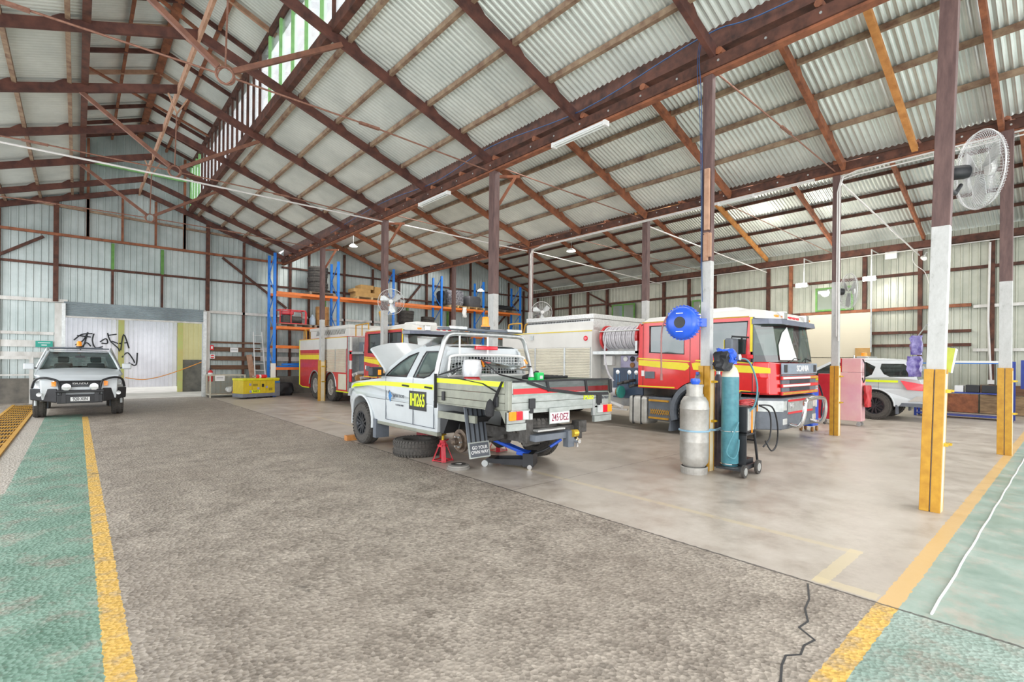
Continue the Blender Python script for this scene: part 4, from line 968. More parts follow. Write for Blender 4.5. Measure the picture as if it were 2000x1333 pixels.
MB().lathe([(0, 0), (.07, 0), (.07, .03), (.06, .04), (.055, .04), (.055, 0.14), (.045, .17), (0, .175)], (TX1 + .02, .05, 2.13), n=20).build('beacon', M['amber'], U, smooth=True)
MB().cyl((TX1 + .02, .05, 2.1), (TX1 + .02, .05, 2.14), .075, n=20).build('beacon_base', M['black'], U)
# plate, towbar, bumper step
MB().box(TX0 - .07, TX0 - .06, -.06, .31, TZ0 - .2, TZ0 - .06).build('number_plate', M['signwhite'], U, bevel=.004)
MB().box(TX0 - .062, TX0 - .055, -.07, .32, TZ0 - .21, TZ0 + .0).build('plate_bracket', M['tray'], U)
text('plate_text', '245·DEZ', .135, M['maroon'], U, (TX0 - .072, .125, TZ0 - .13), (PI / 2, 0, -PI / 2), .002, .66, .001)
bs = MB().box(TX0 - .02, TX0 + .12, -.34, .7, .64, .72).beam((TX0, .72, .56), (TX0, -.3, .66), .06, .1).box(TX0 - .12, TX0 + .02, -.36, -.2, .62, .78).box(TX0 - .05, TX0 + .1, .6, .72, .55, .85)
bs.build('rear_bumper', M['dark_metal'], U, bevel=.008)
MB().box(TX0 - .14, TX0 - .02, .1, .6, .70, .72).build('bumper_step', M['alu'], U)
MB().box(TX0 - .16, TX0 + .1, .02, .66, .58, .66).box(TX0 - .2, TX0 - .1, -.02, .1, .46, .68).build('tow_bar', M['grey_plastic'], U, bevel=.006)
MB().cyl((TX0 - .2, -.06, .64), (TX0 - .2, .03, .64), .05).build('tow_plug', M['brass'], U)
MB().lathe([(0, 0), (.02, 0), (.02, .06), (.028, .08), (.028, .1), (.015, .12), (0, .13)], (TX0 - .24, -.03, .46), n=14).cyl((TX0 - .1, -.03, .54), (TX0 - .28, -.03, .54), .03).build('tow_hitch', M['chrome'], U, smooth=True)
# spare wheel under tray, mud flap
sw = tyre_mesh(.36, .2, .21); tread_blocks(sw, .36, .2, 36); sw = sw.build('spare_wheel', M['tread'], U); sw.location = (-4.0, .25, .74)
FX = lambda z: -3.42 - .09 * (.95 - z) / .65
FYo = lambda z: .97 - .03 * (.95 - z) / .65
def fq(z0, z1, a, b, off): return [(FX(z0) - off, FYo(z0) - a, z0), (FX(z0) - off, FYo(z0) - b, z0), (FX(z1) - off, FYo(z1) - b, z1), (FX(z1) - off, FYo(z1) - a, z1)]
mf = MB().hexa(fq(.28, .95, 0, .34, 0), fq(.28, .95, 0, .34, -.02)).build('mud_flap', M['grey_plastic'], U)
mb = MB()
for k in range(4): mb.hexa(fq(.47, .93, .04 + k * .08, .055 + k * .08, .001), fq(.47, .93, .04 + k * .08, .055 + k * .08, .015))
mb.build('flap_rib', M['black'], mf)
MB().hexa(fq(.25, .47, -.01, .35, .002), fq(.25, .47, -.01, .35, .014)).build('flap_panel', M['tray'], mf)
MB().hexa(fq(.268, .452, .01, .33, .015), fq(.268, .452, .01, .33, .02)).build('flap_plate', M['inkgrey'], mf)
text('flap_text', 'GO YOUR\nOWN WAY', .064, M['signwhite'], mf, (FX(.36) - .023, FYo(.36) - .17, .36), (PI / 2 - .138, 0, -PI / 2), .0015, .9, .001)
for s in (1, -1): MB().box(-3.6, -2.68, s * .9 - .02, s * .9 + .02, .74, .84).build('tray_outrigger', M['traydark'], U)
MB().panel([(-2.66, .5), (-2.66, .82), (-3.6, .82), (-3.5, .74), (-3.42, .78), (-3.2, .86 - .02), (-2.9, .72), (-2.76, .5)][:4] + [(-2.9, .78), (-2.74, .5)], [], lambda x, z: (x, .62, z), lambda x, z: (x, .86, z)).build('inner_guard', M['black'], U)
# cargo net and strapping on the tray
cn = thing('cargo_net', 'black cargo net with webbing straps draped over the ute tray', 'cargo net', (4.99, 9.0, 0), PI / 2)
mb = MB()
def strap(pts, w=.035):
    pts = [V(p) for p in pts]
    for a, b in zip(pts, pts[1:]): mb.beam(a, b, w, .006, up=(-1, 0, .3))
strap([(-4.4, .95, 1.34), (-4.4, -.95, 1.345)], .025); strap([(-4.405, .7, 1.33), (-4.41, .3, 1.22), (-4.41, -.3, 1.15), (-4.41, -.93, 1.13)], .04)
strap([(-4.405, .35, 1.34), (-4.41, .32, 1.2)], .045); strap([(-4.405, -.42, 1.34), (-4.41, -.45, 1.14)], .045); strap([(-4.4, -.98, 1.34), (-4.41, -.99, 1.14)], .06)
strap([(-2.8, .2, 1.62), (-3.4, .35, 1.4), (-4.35, .62, 1.33)], .04); strap([(-2.8, .2, 1.62), (-2.85, .6, 1.5), (-2.78, .97, 1.38)], .02); strap([(-2.8, .2, 1.62), (-2.8, -.3, 1.5), (-2.78, -.9, 1.5)], .02)
strap([(-3.3, 1.02, 1.35), (-3.9, 1.02, 1.3), (-4.2, 1.02, 1.2), (-4.15, 1.03, 1.0)], .05)
strap([(-2.8, 1.02, 1.36), (-3.5, 1.02, 1.34), (-4.3, 1.02, 1.34)], .03); strap([(-4.3, 1.02, 1.34), (-4.2, 1.03, 1.18), (-4.1, 1.04, .98)], .06)
strap([(-2.78, 1.03, 1.4), (-2.8, 1.04, .9)], .05)
mb.build('webbing', M['net'], cn)
M['mesh'] = glassmat('fine_black_mesh', (.7, .7, .7), 0, .3)
MB().quad((-4.402, .6, 1.34), (-4.402, -.98, 1.345), (-4.405, -.98, 1.16), (-4.405, .2, 1.21)).build('netting', M['mesh'], cn); MB().quad((-2.8, .2, 1.6), (-2.8, .9, 1.4), (-2.95, .9, 1.37), (-2.95, .3, 1.5)).build('netting', M['mesh'], cn); MB().quad((-2.8, .2, 1.6), (-2.8, -.8, 1.5), (-2.95, -.8, 1.42), (-2.95, .2, 1.5)).build('netting', M['mesh'], cn)
mb = MB()
for i in range(7): mb.tube(bez([(-2.9 - .03 * i, -.9 + .02 * i, 1.42), (-3.0, -.8 + .05 * i, 1.38 - .01 * i), (-3.2 - .1 * i, -.7, 1.36)], 4), .02, 6)
mb.build('bunched_net', M['net'], cn)
MB().lathe([(0, 0), (.045, .02), (.06, .1), (.04, .2), (0, .24)], (-4.12, 1.08, .88), n=10).build('net_bag', M['net'], cn, smooth=True)
j = thing('plastic_jar', 'red-lidded clear plastic container under the net on the tray', 'container', (4.42, 5.95, .9))
MB().lathe([(0, 0), (.12, 0), (.13, .05), (.13, .42), (.11, .46), (0, .46)], (0, 0, 0)).build('container_body', M['dusty_red'], j, smooth=True); MB().lathe([(0, .46), (.14, .46), (.15, .58), (.13, .7), (0, .72)], (0, 0, 0), n=12).build('plastic_bag', M['plastic_wrap'], j, smooth=True)
b_ = thing('cleaner_bottle', 'bright green bottle with white label standing on the tray', 'bottle', (5.47, 5.6, .9)); MB().box(-.07, .07, -.05, .05, 0, .52).build('bottle_body', M['brightgreen'], b_, bevel=.02); MB().box(-.03, .03, -.055, -.05, .42, .47).build('label', M['signwhite'], b_)
b_ = thing('cleaner_bottle', 'green and clear spray bottle left of the boxy green bottle on the tray', 'bottle', (5.32, 5.62, .9)); MB().lathe([(0, 0), (.05, 0), (.05, .44), (0, .45)], (0, 0, 0), n=12).build('bottle_body', M['brightgreen'], b_, smooth=True); MB().lathe([(0, .44), (.045, .45), (.02, .58), (0, .6)], (0, 0, 0), n=12).build('bottle_neck', M['plastic_wrap'], b_, smooth=True)
MB().beam((TX1 - .04, .12, 1.5), (TX1 - .04, .17, 1.62), .02, .03).build('orange_hook', M['amber'], cn)
MB().beam((TX1 - .04, -.82, 1.55), (TX1 - .04, -.75, 1.62), .02, .03).build('orange_hook', M['amber'], cn)

# things on the ground around the ute
o = tyre_mesh(.39, .26, .22); tread_blocks(o, .39, .26, 44); o = o.build('tyre', M['tread']); o.location = (4.36, 7.42, .135)
tag(o, 'removed wheel tyre lying flat on the floor under the ute door sill', 'tyre')
o = tyre_mesh(.37, .1, .22).build('tyre_liner', M['black']); o.location = (4.36, 7.42, .13); o.parent = None
bpy.data.objects.remove(o)
def jackstand(x, y, label, rz):
    s = thing('axle_stand', label, 'axle stand', (x, y, 0), rz)
    mb = MB()
    for a in range(4):
        t = PI / 4 + a * PI / 2; c, sn = math.cos(t), math.sin(t); mb.beam((c * .16, sn * .16, .01), (c * .045, sn * .045, .3), .07, .012, up=(c, sn, 0))
    for a in range(4):
        t = PI / 4 + a * PI / 2; t2 = t + PI / 2; mb.beam((math.cos(t) * .155, math.sin(t) * .155, .025), (math.cos(t2) * .155, math.sin(t2) * .155, .025), .04, .012)
        mb.beam((math.cos(t) * .06, math.sin(t) * .06, .25), (math.cos(t2) * .06, math.sin(t2) * .06, .25), .06, .03)
    mb.cyl((0, 0, .26), (0, 0, .34), .05); mb.build('stand_base', M['toolred'], s)
    MB().cyl((0, 0, .3), (0, 0, .42), .022).box(-.06, .06, -.025, .025, .41, .43).build('ratchet_post', M['brass'], s)
    MB().tube([(.04, 0, .3), (.16, .02, .33)], .012, 6).build('lever', M['toolred'], s)
jackstand(4.36, 6.62, 'red axle stand beside the bare brake disc', .3); jackstand(5.6, 6.75, 'red axle stand on the far side under the ute', .1)
dd = thing('brake_drum', 'removed round brake drum lying on the floor in front of the axle stand', 'brake drum', (4.24, 6.02, 0))
MB().lathe([(0, .0), (.165, .0), (.17, .015), (.17, .035), (.155, .04), (.155, .06), (.14, .068), (.05, .07), (.045, .06), (0, .06)], (0, 0, 0), n=32).build('drum_shell', mat('drum_grey', (.38, .36, .33), .5, .4), dd, smooth=True)
MB().lathe([(.055, .068), (.11, .068), (.11, .075), (.055, .075), (.055, .068)], (0, 0, 0), n=24, caps=False).build('drum_face', M['dark_metal'], dd)
tj = thing('trolley_jack', 'blue and black trolley jack under the rear of the ute', 'trolley jack', (4.98, 5.70, 0), -.95); tj.scale = (1.12,) * 3
mb = MB()
for s in (1, -1): mb.hexa([(-.32, s * .11, .05), (.3, s * .14, .04), (.3, s * .14, .13), (-.32, s * .11, .1)], [(-.32, s * .12, .05), (.3, s * .155, .04), (.3, s * .155, .13), (-.32, s * .12, .1)])
mb.box(-.1, .28, -.14, .14, .04, .06).box(.2, .34, -.16, .16, .03, .2).box(-.3, -.2, -.12, .12, .05, .11); mb.build('chassis', M['black'], tj)
MB().beam((.26, 0, .17), (-.26, 0, .36), .16, .04).beam((.3, 0, .17), (.1, 0, .2), .2, .05).build('lift_arm', M['blue'], tj, bevel=.008)
MB().lathe([(0, 0), (.05, 0), (.06, .02), (0, .02)], (-.28, 0, .38), n=16).build('saddle', M['dark_metal'], tj)
for x, y in ((-.32, .14), (-.32, -.14)): MB().cyl((x, y - .02, .045), (x, y + .02, .045), .045, n=16).build('wheel', M['steel'], tj)
for x, y in ((.3, .18), (.3, -.18)): MB().cyl((x, y - .012, .032), (x, y + .012, .032), .032, n=14).build('castor', M['chrome'], tj)
MB().tube([(.28, .0, .16), (.42, .15, .2), (.5, .22, .24)], .016, 8).build('handle', M['black'], tj)
MB().tube([(.5, .22, .24), (.64, .36, .33)], .02, 8).build('handle_grip', M['blue'], tj)
tag(MB().box(3.98, 4.22, 9.42, 9.55, 0, .1).build('wood_block', M['new_timber'], bevel=.005), 'orange timber wheel chock in front of the ute front tyre', 'block')
tag(MB().box(5.1, 5.4, 8.4, 8.7, 0, .22).build('ramp_block', M['toolred'], bevel=.01), 'red block on the floor behind the ute front wheel', 'block')

# --- small ute at the far left facing the camera
I = thing('ute', 'white ute with black bull bar and roof beacon parked by the far door', 'ute', (.075, 18.05, 0), -PI / 2)
hwI = ute(I, belt=1.24, rz=1.76, sx=1)
mb = MB(); rows = []
for x, z in ((.78, 1.0), (.62, 1.09), (.2, 1.16), (-.4, 1.21), (-.92, 1.245)):
    rows.append([(x - (.06 if abs(y) > .9 else 0), y * (.80 if x > .7 else .86), z + .04 * (1 - y * y)) for y in (-1, -.7, -.35, 0, .35, .7, 1)])
vs = [mb.fv(r) for r in rows]
for a, b in zip(vs, vs[1:]):
    for i in range(6): mb.face([a[i], a[i + 1], b[i + 1], b[i]])
mb.build('bonnet', M['utewhite'], I, smooth=True)
for s in (1, -1):
    for x in (0, -3.05): wheel(I, x, s * .80, .385, .25, .2, s, rimmat='rimsteel')
for s in (1, -1): MB().box(-4.6, -2.7, min(s * .9, s * .93), max(s * .9, s * .93), .85, 1.15).build('tray_side', M['tray'], I)
MB().box(-4.6, -2.7, -.9, .9, .82, .88).build('tray_floor', M['tray'], I)
# bull bar
bb = MB().box(.9, 1.02, -.45, .45, .4, .62).box(.9, 1.06, -.48, .48, .68, .74).build('bull_bar_channel', M['black'], I, bevel=.015)
for s in (1, -1):
    MB().hexa([(.7, s * .45, .42), (1.0, s * .45, .42), (1.0, s * .45, .78), (.75, s * .45, .78)], [(.45, s * .95, .5), (.72, s * .95, .5), (.72, s * .96, .78), (.5, s * .96, .78)]).build('bull_bar_wing', M['black'], I, bevel=.02)
    MB().lathe([(0, 0), (.055, 0), (.05, .02), (0, .025)], (.93, s * .78, .64), (1, 0, .2), 16).build('fog_light', M['clear'], I)
    MB().hexa([(.98, s * .28, .42), (1.04, s * .28, .42), (1.04, s * .37, .42), (.98, s * .37, .42)], [(.98, s * .28, .88), (1.0, s * .28, .88), (1.0, s * .34, .88), (.98, s * .34, .88)]).build('bull_bar_upright', M['black'], I)
    mb = MB(); mb.tube(bez([(1.0, s * .37, .62), (1.0, s * .42, .92), (.98, s * .48, 1.0), (.9, s * .7, 1.06), (.76, s * .86, 1.0), (.68, s * .92, .8)], 6), .028, 10); mb.build('bull_bar_hoop', M['black'], I, smooth=True)
MB().tube([(1.0, -.42, .96), (1.0, .42, .96)], .025, 8).build('bull_bar_top_tube', M['black'], I)
for s in (1, -1): MB().lathe([(0, -.04), (.07, -.03), (.095, 0), (.09, .03), (0, .035)], (1.02, s * .27, .82), (1, 0, 0), 20).build('driving_light', M['clear'], I, smooth=True)
MB().box(1.025, 1.035, -.19, .19, .455, .56).build('number_plate', M['signwhite'], I, bevel=.004)
text('plate_text', '920·XIN', .115, M['black'], I, (1.04, 0, .508), (PI / 2, 0, PI / 2), .002, .74, .001)
text('grille_badge', 'ISUZU', .075, M['signwhite'], I, (.945, 0, .91), (PI / 2, 0, PI / 2), .003, 1.5, .0015)
MB().box(.925, .94, -.43, .43, .85, .86).box(.925, .94, -.43, .43, .96, .97).build('grille_trim', M['grey_plastic'], I)
for s in (1, -1): MB().tube([(-1.9, s * .72, 1.72), (-2.62, s * .75, 1.86), (-2.75, s * .98, 1.3), (-2.78, s * .98, .9)], .03, 8).build('headboard_hoop', M['steel'], I)
MB().box(-2.55, -2.35, -.7, .55, 1.86, 1.89).tube([(-2.5, -.7, 1.85), (-2.5, .7, 1.85)], .02, 6).build('light_bar', M['grey_plastic'], I)
MB().lathe([(0, 0), (.065, 0), (.06, .13), (.04, .16), (0, .16)], (-2.4, -.02, 1.92), n=18).build('beacon', M['amber'], I, smooth=True)
MB().cyl((-2.4, -.02, 1.88), (-2.4, -.02, 1.93), .08).build('beacon_base', M['black'], I)
MB().tube([(-1.25, .0, 1.66), (-1.2, .0, 1.6)], .01, 6).box(-1.24, -1.2, -.11, .11, 1.57, 1.63).build('interior_mirror', M['black'], I)
mb = MB()
for s in (1,):
    for yy in (-.885, .885): mb.tube([(-.93, yy * .98, 1.26), (-1.86, yy * .80, 1.7)], .016, 6)
    mb.tube([(-1.88, -.7, 1.71), (-1.88, .7, 1.71)], .018, 6); mb.tube([(-.9, -.86, 1.25), (-.9, .86, 1.25)], .02, 6)
mb.build('windscreen_seal', M['black'], I)

# --- fire trucks
M['visor'] = mat('smoked_visor', (.18, .2, .26), .2, 0, vary=.1)
def fire_truck(name, label, X, Yf, red, L, tandem):
    T = thing(name, label, 'fire truck', (X + 1.225, Yf, 0), -PI / 2); W = 1.225
    # plan outline with chamfered front corners
    def plan(z, fx=0.0, ins=0): return [(-3.05, W - ins), (-.42, W - ins), (-.12 + fx, W - .1 - ins), (fx, W - .32), (fx, -W + .32), (-.12 + fx, -W + .1 + ins), (-.42, -W + ins), (-3.05, -W + ins)]
    def shell(z0, z1, f0, f1, i0, i1, nm, m, par=T, bv=.02, parts=True):
        a = [(x, y, z0) for x, y in plan(z0, f0, i0)]; b = [(x, y, z1) for x, y in plan(z1, f1, i1)]
        return MB().hexa(a, b).build(nm, m, par, bevel=bv, seg=3)
    cabm = M[red]
    # lower cab: sides as panels with wheel arch
    low = [(-3.05, 1.0), (-2.15, 1.0)] + arc(-1.55, .52, .68, 135, 48, 8) + [(-.95, 1.0), (-.42, .98), (-.42, 1.74), (-3.05, 1.74)]
    for s in (1, -1):
        wr_ = [(-2.75, 1.80), (-1.88, 1.72), (-1.88, 2.42), (-2.75, 2.42)]; wf_ = [(-1.42, 1.76), (-.56, 1.72), (-.5, 1.8), (-.56, 2.42), (-1.42, 2.42)]
        up_ = [(-3.05, 1.74), (-.42, 1.74), (-.42, 2.5), (-2.9, 2.5), (-3.0, 2.4)]
        wf_ = [(-1.42, 1.78), (-.56, 1.78), (-.52, 2.42), (-1.42, 2.42)]; wr_ = [(-2.75, 1.82), (-1.88, 1.78), (-1.88, 2.42), (-2.75, 2.42)]
        MB().panel(low, [], lambda x, z: (x, s * W, z), lambda x, z: (x, s * (W - .06), z)).panel(up_, [wr_, wf_], lambda x, z: (x, s * (W - .0), z), lambda x, z: (x, s * (W - .06), z)).build('cab_side', cabm, T)
        for w_, nm in ((wr_, 'rear_side_window'), (wf_, 'front_side_window')):
            MB().panel(w_, [], lambda x, z: (x, s * (W - .02), z)).build(nm, M['glasstruck'], T)
            MB().tube([(x, s * (W + .001), z) for x, z in w_], .014, 6, closed=True).build('window_seal', M['black'], T)
        mb = MB()
        for xs in (-.42, -1.52, -1.74, -2.92): mb.box(xs - .005, xs + .005, min(s * W, s * (W + .003)), max(s * W, s * (W + .003)), 1.02, 2.48)
        mb.build('door_gap', M['black'], T)
        # stripes
        st = MB(); st.panel([(-3.04, 1.52), (-1.85, 1.42), (-1.78, 1.46), (-1.75, 1.52), (-1.8, 1.585), (-3.04, 1.645)], [], lambda x, z: (x, s * (W + .005), z))
        st.panel([(-3.04, 1.665), (-1.75, 1.61), (-1.72, 1.63), (-3.04, 1.695)], [], lambda x, z: (x, s * (W + .005), z))
        st.panel([(-1.66, 1.44), (-.42, 1.40), (-.42, 1.54), (-1.6, 1.6), (-1.7, 1.58)], [], lambda x, z: (x, s * (W + .005), z))
        st.panel([(-1.62, 1.625), (-.42, 1.585), (-.42, 1.61), (-1.6, 1.655)], [], lambda x, z: (x, s * (W + .005), z))
        st.box(-3.04, -2.1, min(s * W, s * (W + .006)), max(s * W, s * (W + .006)), 1.02, 1.05); st.box(-.95, -.45, min(s * W, s * (W + .006)), max(s * W, s * (W + .006)), 1.02, 1.05)
        st.hexa([(-.42, s * (W + .004), 1.40), (-.42, s * (W + .004), 1.54), (-.12, s * (W - .09), 1.5), (-.12, s * (W - .09), 1.4)], [(-.42, s * (W + .008), 1.40), (-.42, s * (W + .008), 1.54), (-.12, s * (W - .086), 1.5), (-.12, s * (W - .086), 1.4)])
        st.box(-.47, -.42, min(s * W, s * (W + .01)), max(s * W, s * (W + .01)), 1.82, 2.5)
        st.build('reflective_stripe', M['yellow'], T)
        MB().box(-2.86, -2.6, min(s * W, s * (W + .02)), max(s * W, s * (W + .02)), 1.22, 1.38).build('door_handle', M['grey_plastic'], T, bevel=.02)
        MB().box(-2.96, -2.88, min(s * W, s * (W + .004)), max(s * W, s * (W + .004)), 1.27, 1.4).build('small_label', M['plastic_white'], T)
        MB().box(-.36, -.12, min(s * (W - .06), s * (W + .02)), max(s * (W - .06), s * (W + .02)), 1.0, 1.32).build('corner_deflector', cabm, T, bevel=.03)
        # mirrors
        mi = MB().box(-.82, -.66, min(s * (W + .06), s * (W + .36)), max(s * (W + .06), s * (W + .36)), 1.66, 2.08).build('mirror', M['grey_plastic'], T, bevel=.04, seg=3)
        MB().tube([(-.5, s * W, 2.1), (-.74, s * (W + .2), 2.12), (-.74, s * (W + .2), 2.05)], .018, 8).tube([(-.5, s * W, 1.62), (-.74, s * (W + .2), 1.66)], .018, 8).build('mirror_arm', M['black'], mi)
        MB().box(-.83, -.82, min(s * (W + .3), s * (W + .35)), max(s * (W + .3), s * (W + .35)), 1.75, 2.05).build('mirror_marker', M['yellow'], mi)
        MB().box(-.5, -.4, min(s * (W), s * (W + .1)), max(s * (W), s * (W + .1)), 1.68, 1.76).build('spot_mirror', M['signred'], T, bevel=.02)
        # mudguard and steps
        g_ = arc(-1.55, .52, .66, 200, 40, 14); g2 = arc(-1.55, .52, .56, 40, 200, 14)
        MB().panel(g_ + g2, [], lambda x, z: (x, s * (W + .01), z), lambda x, z: (x, s * (W - .35), z)).build('mudguard', M['grey_plastic'], T)
        MB().hexa([(-2.22, s * (W - .02), .3), (-2.2, s * (W - .02), .3), (-2.2, s * (W - .4), .3), (-2.22, s * (W - .4), .3)], [(-2.26, s * (W - .02), .06), (-2.2, s * (W - .02), .06), (-2.2, s * (W - .4), .06), (-2.26, s * (W - .4), .06)]).build('front_mud_flap', M['grey_plastic'], T)
        MB().box(-2.8, -2.2, min(s * (W - .4), s * (W - .04)), max(s * (W - .4), s * (W - .04)), .26, .8).build('step_box', M['grey_plastic'], T, bevel=.02)
        sb = MB().box(-2.76, -2.26, min(s * (W - .04), s * (W + .01)), max(s * (W - .04), s * (W + .01)), .7, .74).box(-2.76, -2.26, min(s * (W - .04), s * (W + .01)), max(s * (W - .04), s * (W + .01)), .3, .34)
        for k in range(9):
            xk = -2.74 + k * .055; sb.beam((xk, s * (W - .03), .4), (xk + .06, s * (W - .03), .52), .01, .012); sb.beam((xk + .06, s * (W - .032), .4), (xk, s * (W - .032), .52), .01, .012)
        sb.build('step_tread', M['yellow_guard'], T)
        tk = MB().box(-3.34, -2.84, min(s * (W - .55), s * (W - .02)), max(s * (W - .55), s * (W - .02)), .14, .8).build('fuel_tank', mat('silver_tank', (.6, .59, .55), .4, .4), T, bevel=.07, seg=4)
        for xk in (-3.2, -2.98): MB().box(xk - .02, xk + .02, min(s * (W - .56), s * (W - .01)), max(s * (W - .56), s * (W - .01)), .13, .81).build('tank_strap', M['black'], tk, bevel=.06, seg=3)
        wheel(T, -1.55, s * (W - .2), .5, .3, .29, s, rimmat='rimsteel', spokes=8, tm='rubber', k=36)
    # front corners and nose
    MB().hexa([(-.42, W, .98), (-.12, W - .1, .98), (0, W - .32, .98), (0, -W + .32, .98), (-.12, -W + .1, .98), (-.42, -W, .98), (-.5, -W + .05, .98), (-.5, W - .05, .98)],
              [(-.42, W, 1.62), (-.15, W - .1, 1.62), (-.04, W - .32, 1.6), (-.04, -W + .32, 1.6), (-.15, -W + .1, 1.62), (-.42, -W, 1.62), (-.5, -W + .05, 1.62), (-.5, W - .05, 1.62)]).build('cab_front', cabm, T, bevel=.02, seg=3)
    MB().box(-3.05, -2.99, -W + .03, W - .03, 1.0, 2.5).build('cab_rear', cabm, T)
    MB().box(-3.0, -.3, -W + .06, W - .06, 1.0, 1.06).build('cab_floor', M['interior'], T)
    P = lambda f, i, z: [(-.42, W - i, z), (-.2 + f, W - .1 - i, z), (-.06 + f, W - .32, z), (-.06 + f, -W + .32, z), (-.2 + f, -W + .1 + i, z), (-.42, -W + i, z)]
    mb = MB(); lo = mb.fv(P(0, 0, 1.62)); hi = mb.fv(P(-.12, .0, 2.4))
    for i in range(5): mb.face([lo[i], lo[i + 1], hi[i + 1], hi[i]])
    mb.build('windscreen', M['glassgreen'], T)
    MB().box(-.46, -.40, W - .05, W, 1.6, 2.5).build('front_pillar', M['grey_plastic'], T); MB().box(-.46, -.40, -W, -W + .05, 1.6, 2.5).build('front_pillar', M['grey_plastic'], T)
    mb = MB(); a = P(.06, -.03, 2.36); b = P(.04, -.03, 2.46); A_ = mb.fv(a + [(p[0] - .06, p[1] * .95, p[2]) for p in a[::-1]]); B_ = mb.fv(b + [(p[0] - .06, p[1] * .95, p[2]) for p in b[::-1]])
    mb.face(A_[::-1]); mb.face(B_)
    for i in range(12): mb.face([A_[i], A_[(i + 1) % 12], B_[(i + 1) % 12], B_[i]])
    mb.build('sun_visor', M['visor'], T)
    rf = MB().hexa([(-3.02, W, 2.48), (-.42, W, 2.48), (-.2, W - .12, 2.46), (-.08, W - .34, 2.46), (-.08, -W + .34, 2.46), (-.2, -W + .12, 2.46), (-.42, -W, 2.48), (-3.02, -W, 2.48)],
                   [(-2.85, W - .12, 2.63), (-.5, W - .12, 2.68), (-.3, W - .22, 2.64), (-.2, W - .4, 2.63), (-.2, -W + .4, 2.63), (-.3, -W + .22, 2.64), (-.5, -W + .12, 2.68), (-2.85, -W + .12, 2.63)]).build('cab_roof', M['bodywhite'], T, bevel=.03, seg=3)
    for s in (1, -1): MB().box(-2.95, -.5, min(s * (W - .015), s * (W + .004)), max(s * (W - .015), s * (W + .004)), 2.5, 2.525).build('roof_stripe', M['yellow_guard'], rf)
    MB().box(-1.9, -1.1, -.4, .4, 2.66, 2.82).build('roof_air_unit', M['plastic_white'], T, bevel=.06, seg=3)
    for y, m_ in ((-.85, 'amber'), (-.2, 'redlens'), (0, 'redlens'), (.2, 'redlens'), (.85, 'amber')): MB().box(-.16, -.1, y - .06, y + .06, 2.5, 2.55).build('roof_marker_light', M[m_], T, bevel=.01)
    for y in (-.6, .6): MB().box(-.2, -.05, y - .1, y + .1, 2.46, 2.62).build('horn_speaker', M['chrome'], T, bevel=.02)
    MB().box(0, .03, -.96, .96, 1.38, 1.6).build('badge_panel', mat('steel_blue_panel', (.3, .35, .42), .4, .2), T, bevel=.01)
    text('badge', 'SCANIA', .17, M['signwhite'], T, (.034, .1, 1.49), (PI / 2, 0, PI / 2), .004, 1.1, .003)
    for s in (1, -1): MB().box(.025, .045, s * .8 - .07, s * .8 + .07, 1.42, 1.57).build('grab_recess', M['black'], T, bevel=.01)
    gr = MB().box(-.02, .015, -.92, .92, .99, 1.37).build('grille_backing', M['grey_plastic'], T)
    for z in (1.31, 1.16, 1.01): MB().box(.0, .045, -.97, .97, z - .035, z + .035).build('grille_bar', cabm, gr, bevel=.01)
    for z, y0, y1, m_ in ((1.31, -.95, .5, 'plastic_white'), (1.31, .5, .95, 'yellow_guard'), (1.16, -.95, .5, 'plastic_white'), (1.16, .5, .95, 'signred'), (1.01, -.95, .95, 'yellow_guard')): MB().box(.046, .05, y0, y1, z - .02, z + .02).build('grille_tape', M[m_], gr)
    for z in (1.235, 1.085):
        mb = MB()
        for k in range(5): mb.box(.015, .03, -.55, .55, z - .035 + k * .015, z - .029 + k * .015)
        mb.build('grille_slats', M['black'], gr)
    # bumper
    bp_ = MB().hexa([(-.7, W, .32), (-.3, W, .3), (.02, W - .3, .3), (.02, -W + .3, .3), (-.3, -W, .3), (-.7, -W, .32), (-.7, -W + .3, .32), (-.7, W - .3, .32)],
                    [(-.7, W, .92), (-.3, W, .92), (.02, W - .3, .92), (.02, -W + .3, .92), (-.3, -W, .92), (-.7, -W, .92), (-.7, -W + .3, .92), (-.7, W - .3, .92)]).build('bumper', M['grey_plastic'], T, bevel=.03, seg=3)
    for s in (1, -1):
        MB().hexa([(-.34, s * (W - .06), .66), (-.3, s * (W + .025), .66), (.045, s * (W - .30), .66), (.0, s * (W - .34), .66)], [(-.34, s * (W - .06), .87), (-.3, s * (W + .025), .87), (.045, s * (W - .30), .87), (.0, s * (W - .34), .87)]).box(.0, .03, min(s * .72, s * (W - .3)), max(s * .72, s * (W - .3)), .68, .86).build('headlight', M['clear'], bp_)
        MB().box(-.42, -.36, min(s * (W - .03), s * (W + .01)), max(s * (W - .03), s * (W + .02)), .66, .87).box(-.36, -.31, min(s * (W - .03), s * (W + .022)), max(s * (W - .03), s * (W + .022)), .66, .78).build('indicator_lens', M['amber'], bp_)
        MB().box(.015, .035, s * .8 - .1, s * .8 + .1, .4, .52).build('fog_light', M['clear'], bp_, bevel=.02)
    MB().box(.02, .04, -.68, .68, .6, .9).build('lower_grille', M['steel'], bp_)
    MB().box(.04, .045, -.68, .68, .84, .88).box(.04, .045, -.68, .68, .6, .64).build('lower_tape', M['signred'], bp_)
    text('model_number', '94G', .13, M['signwhite'], T, (.046, -.5, .76), (PI / 2, 0, PI / 2), .003)
    MB().tube(bez([(.02, -.6, .4), (.22, -.62, .38), (.3, -.6, .6), (.3, -.55, .84), (.3, -.3, .9), (.3, .3, .9), (.3, .55, .84), (.3, .6, .6), (.22, .62, .38), (.02, .6, .4)], 5), .04, 12).build('bull_bar', M['chrome'], T, smooth=True)
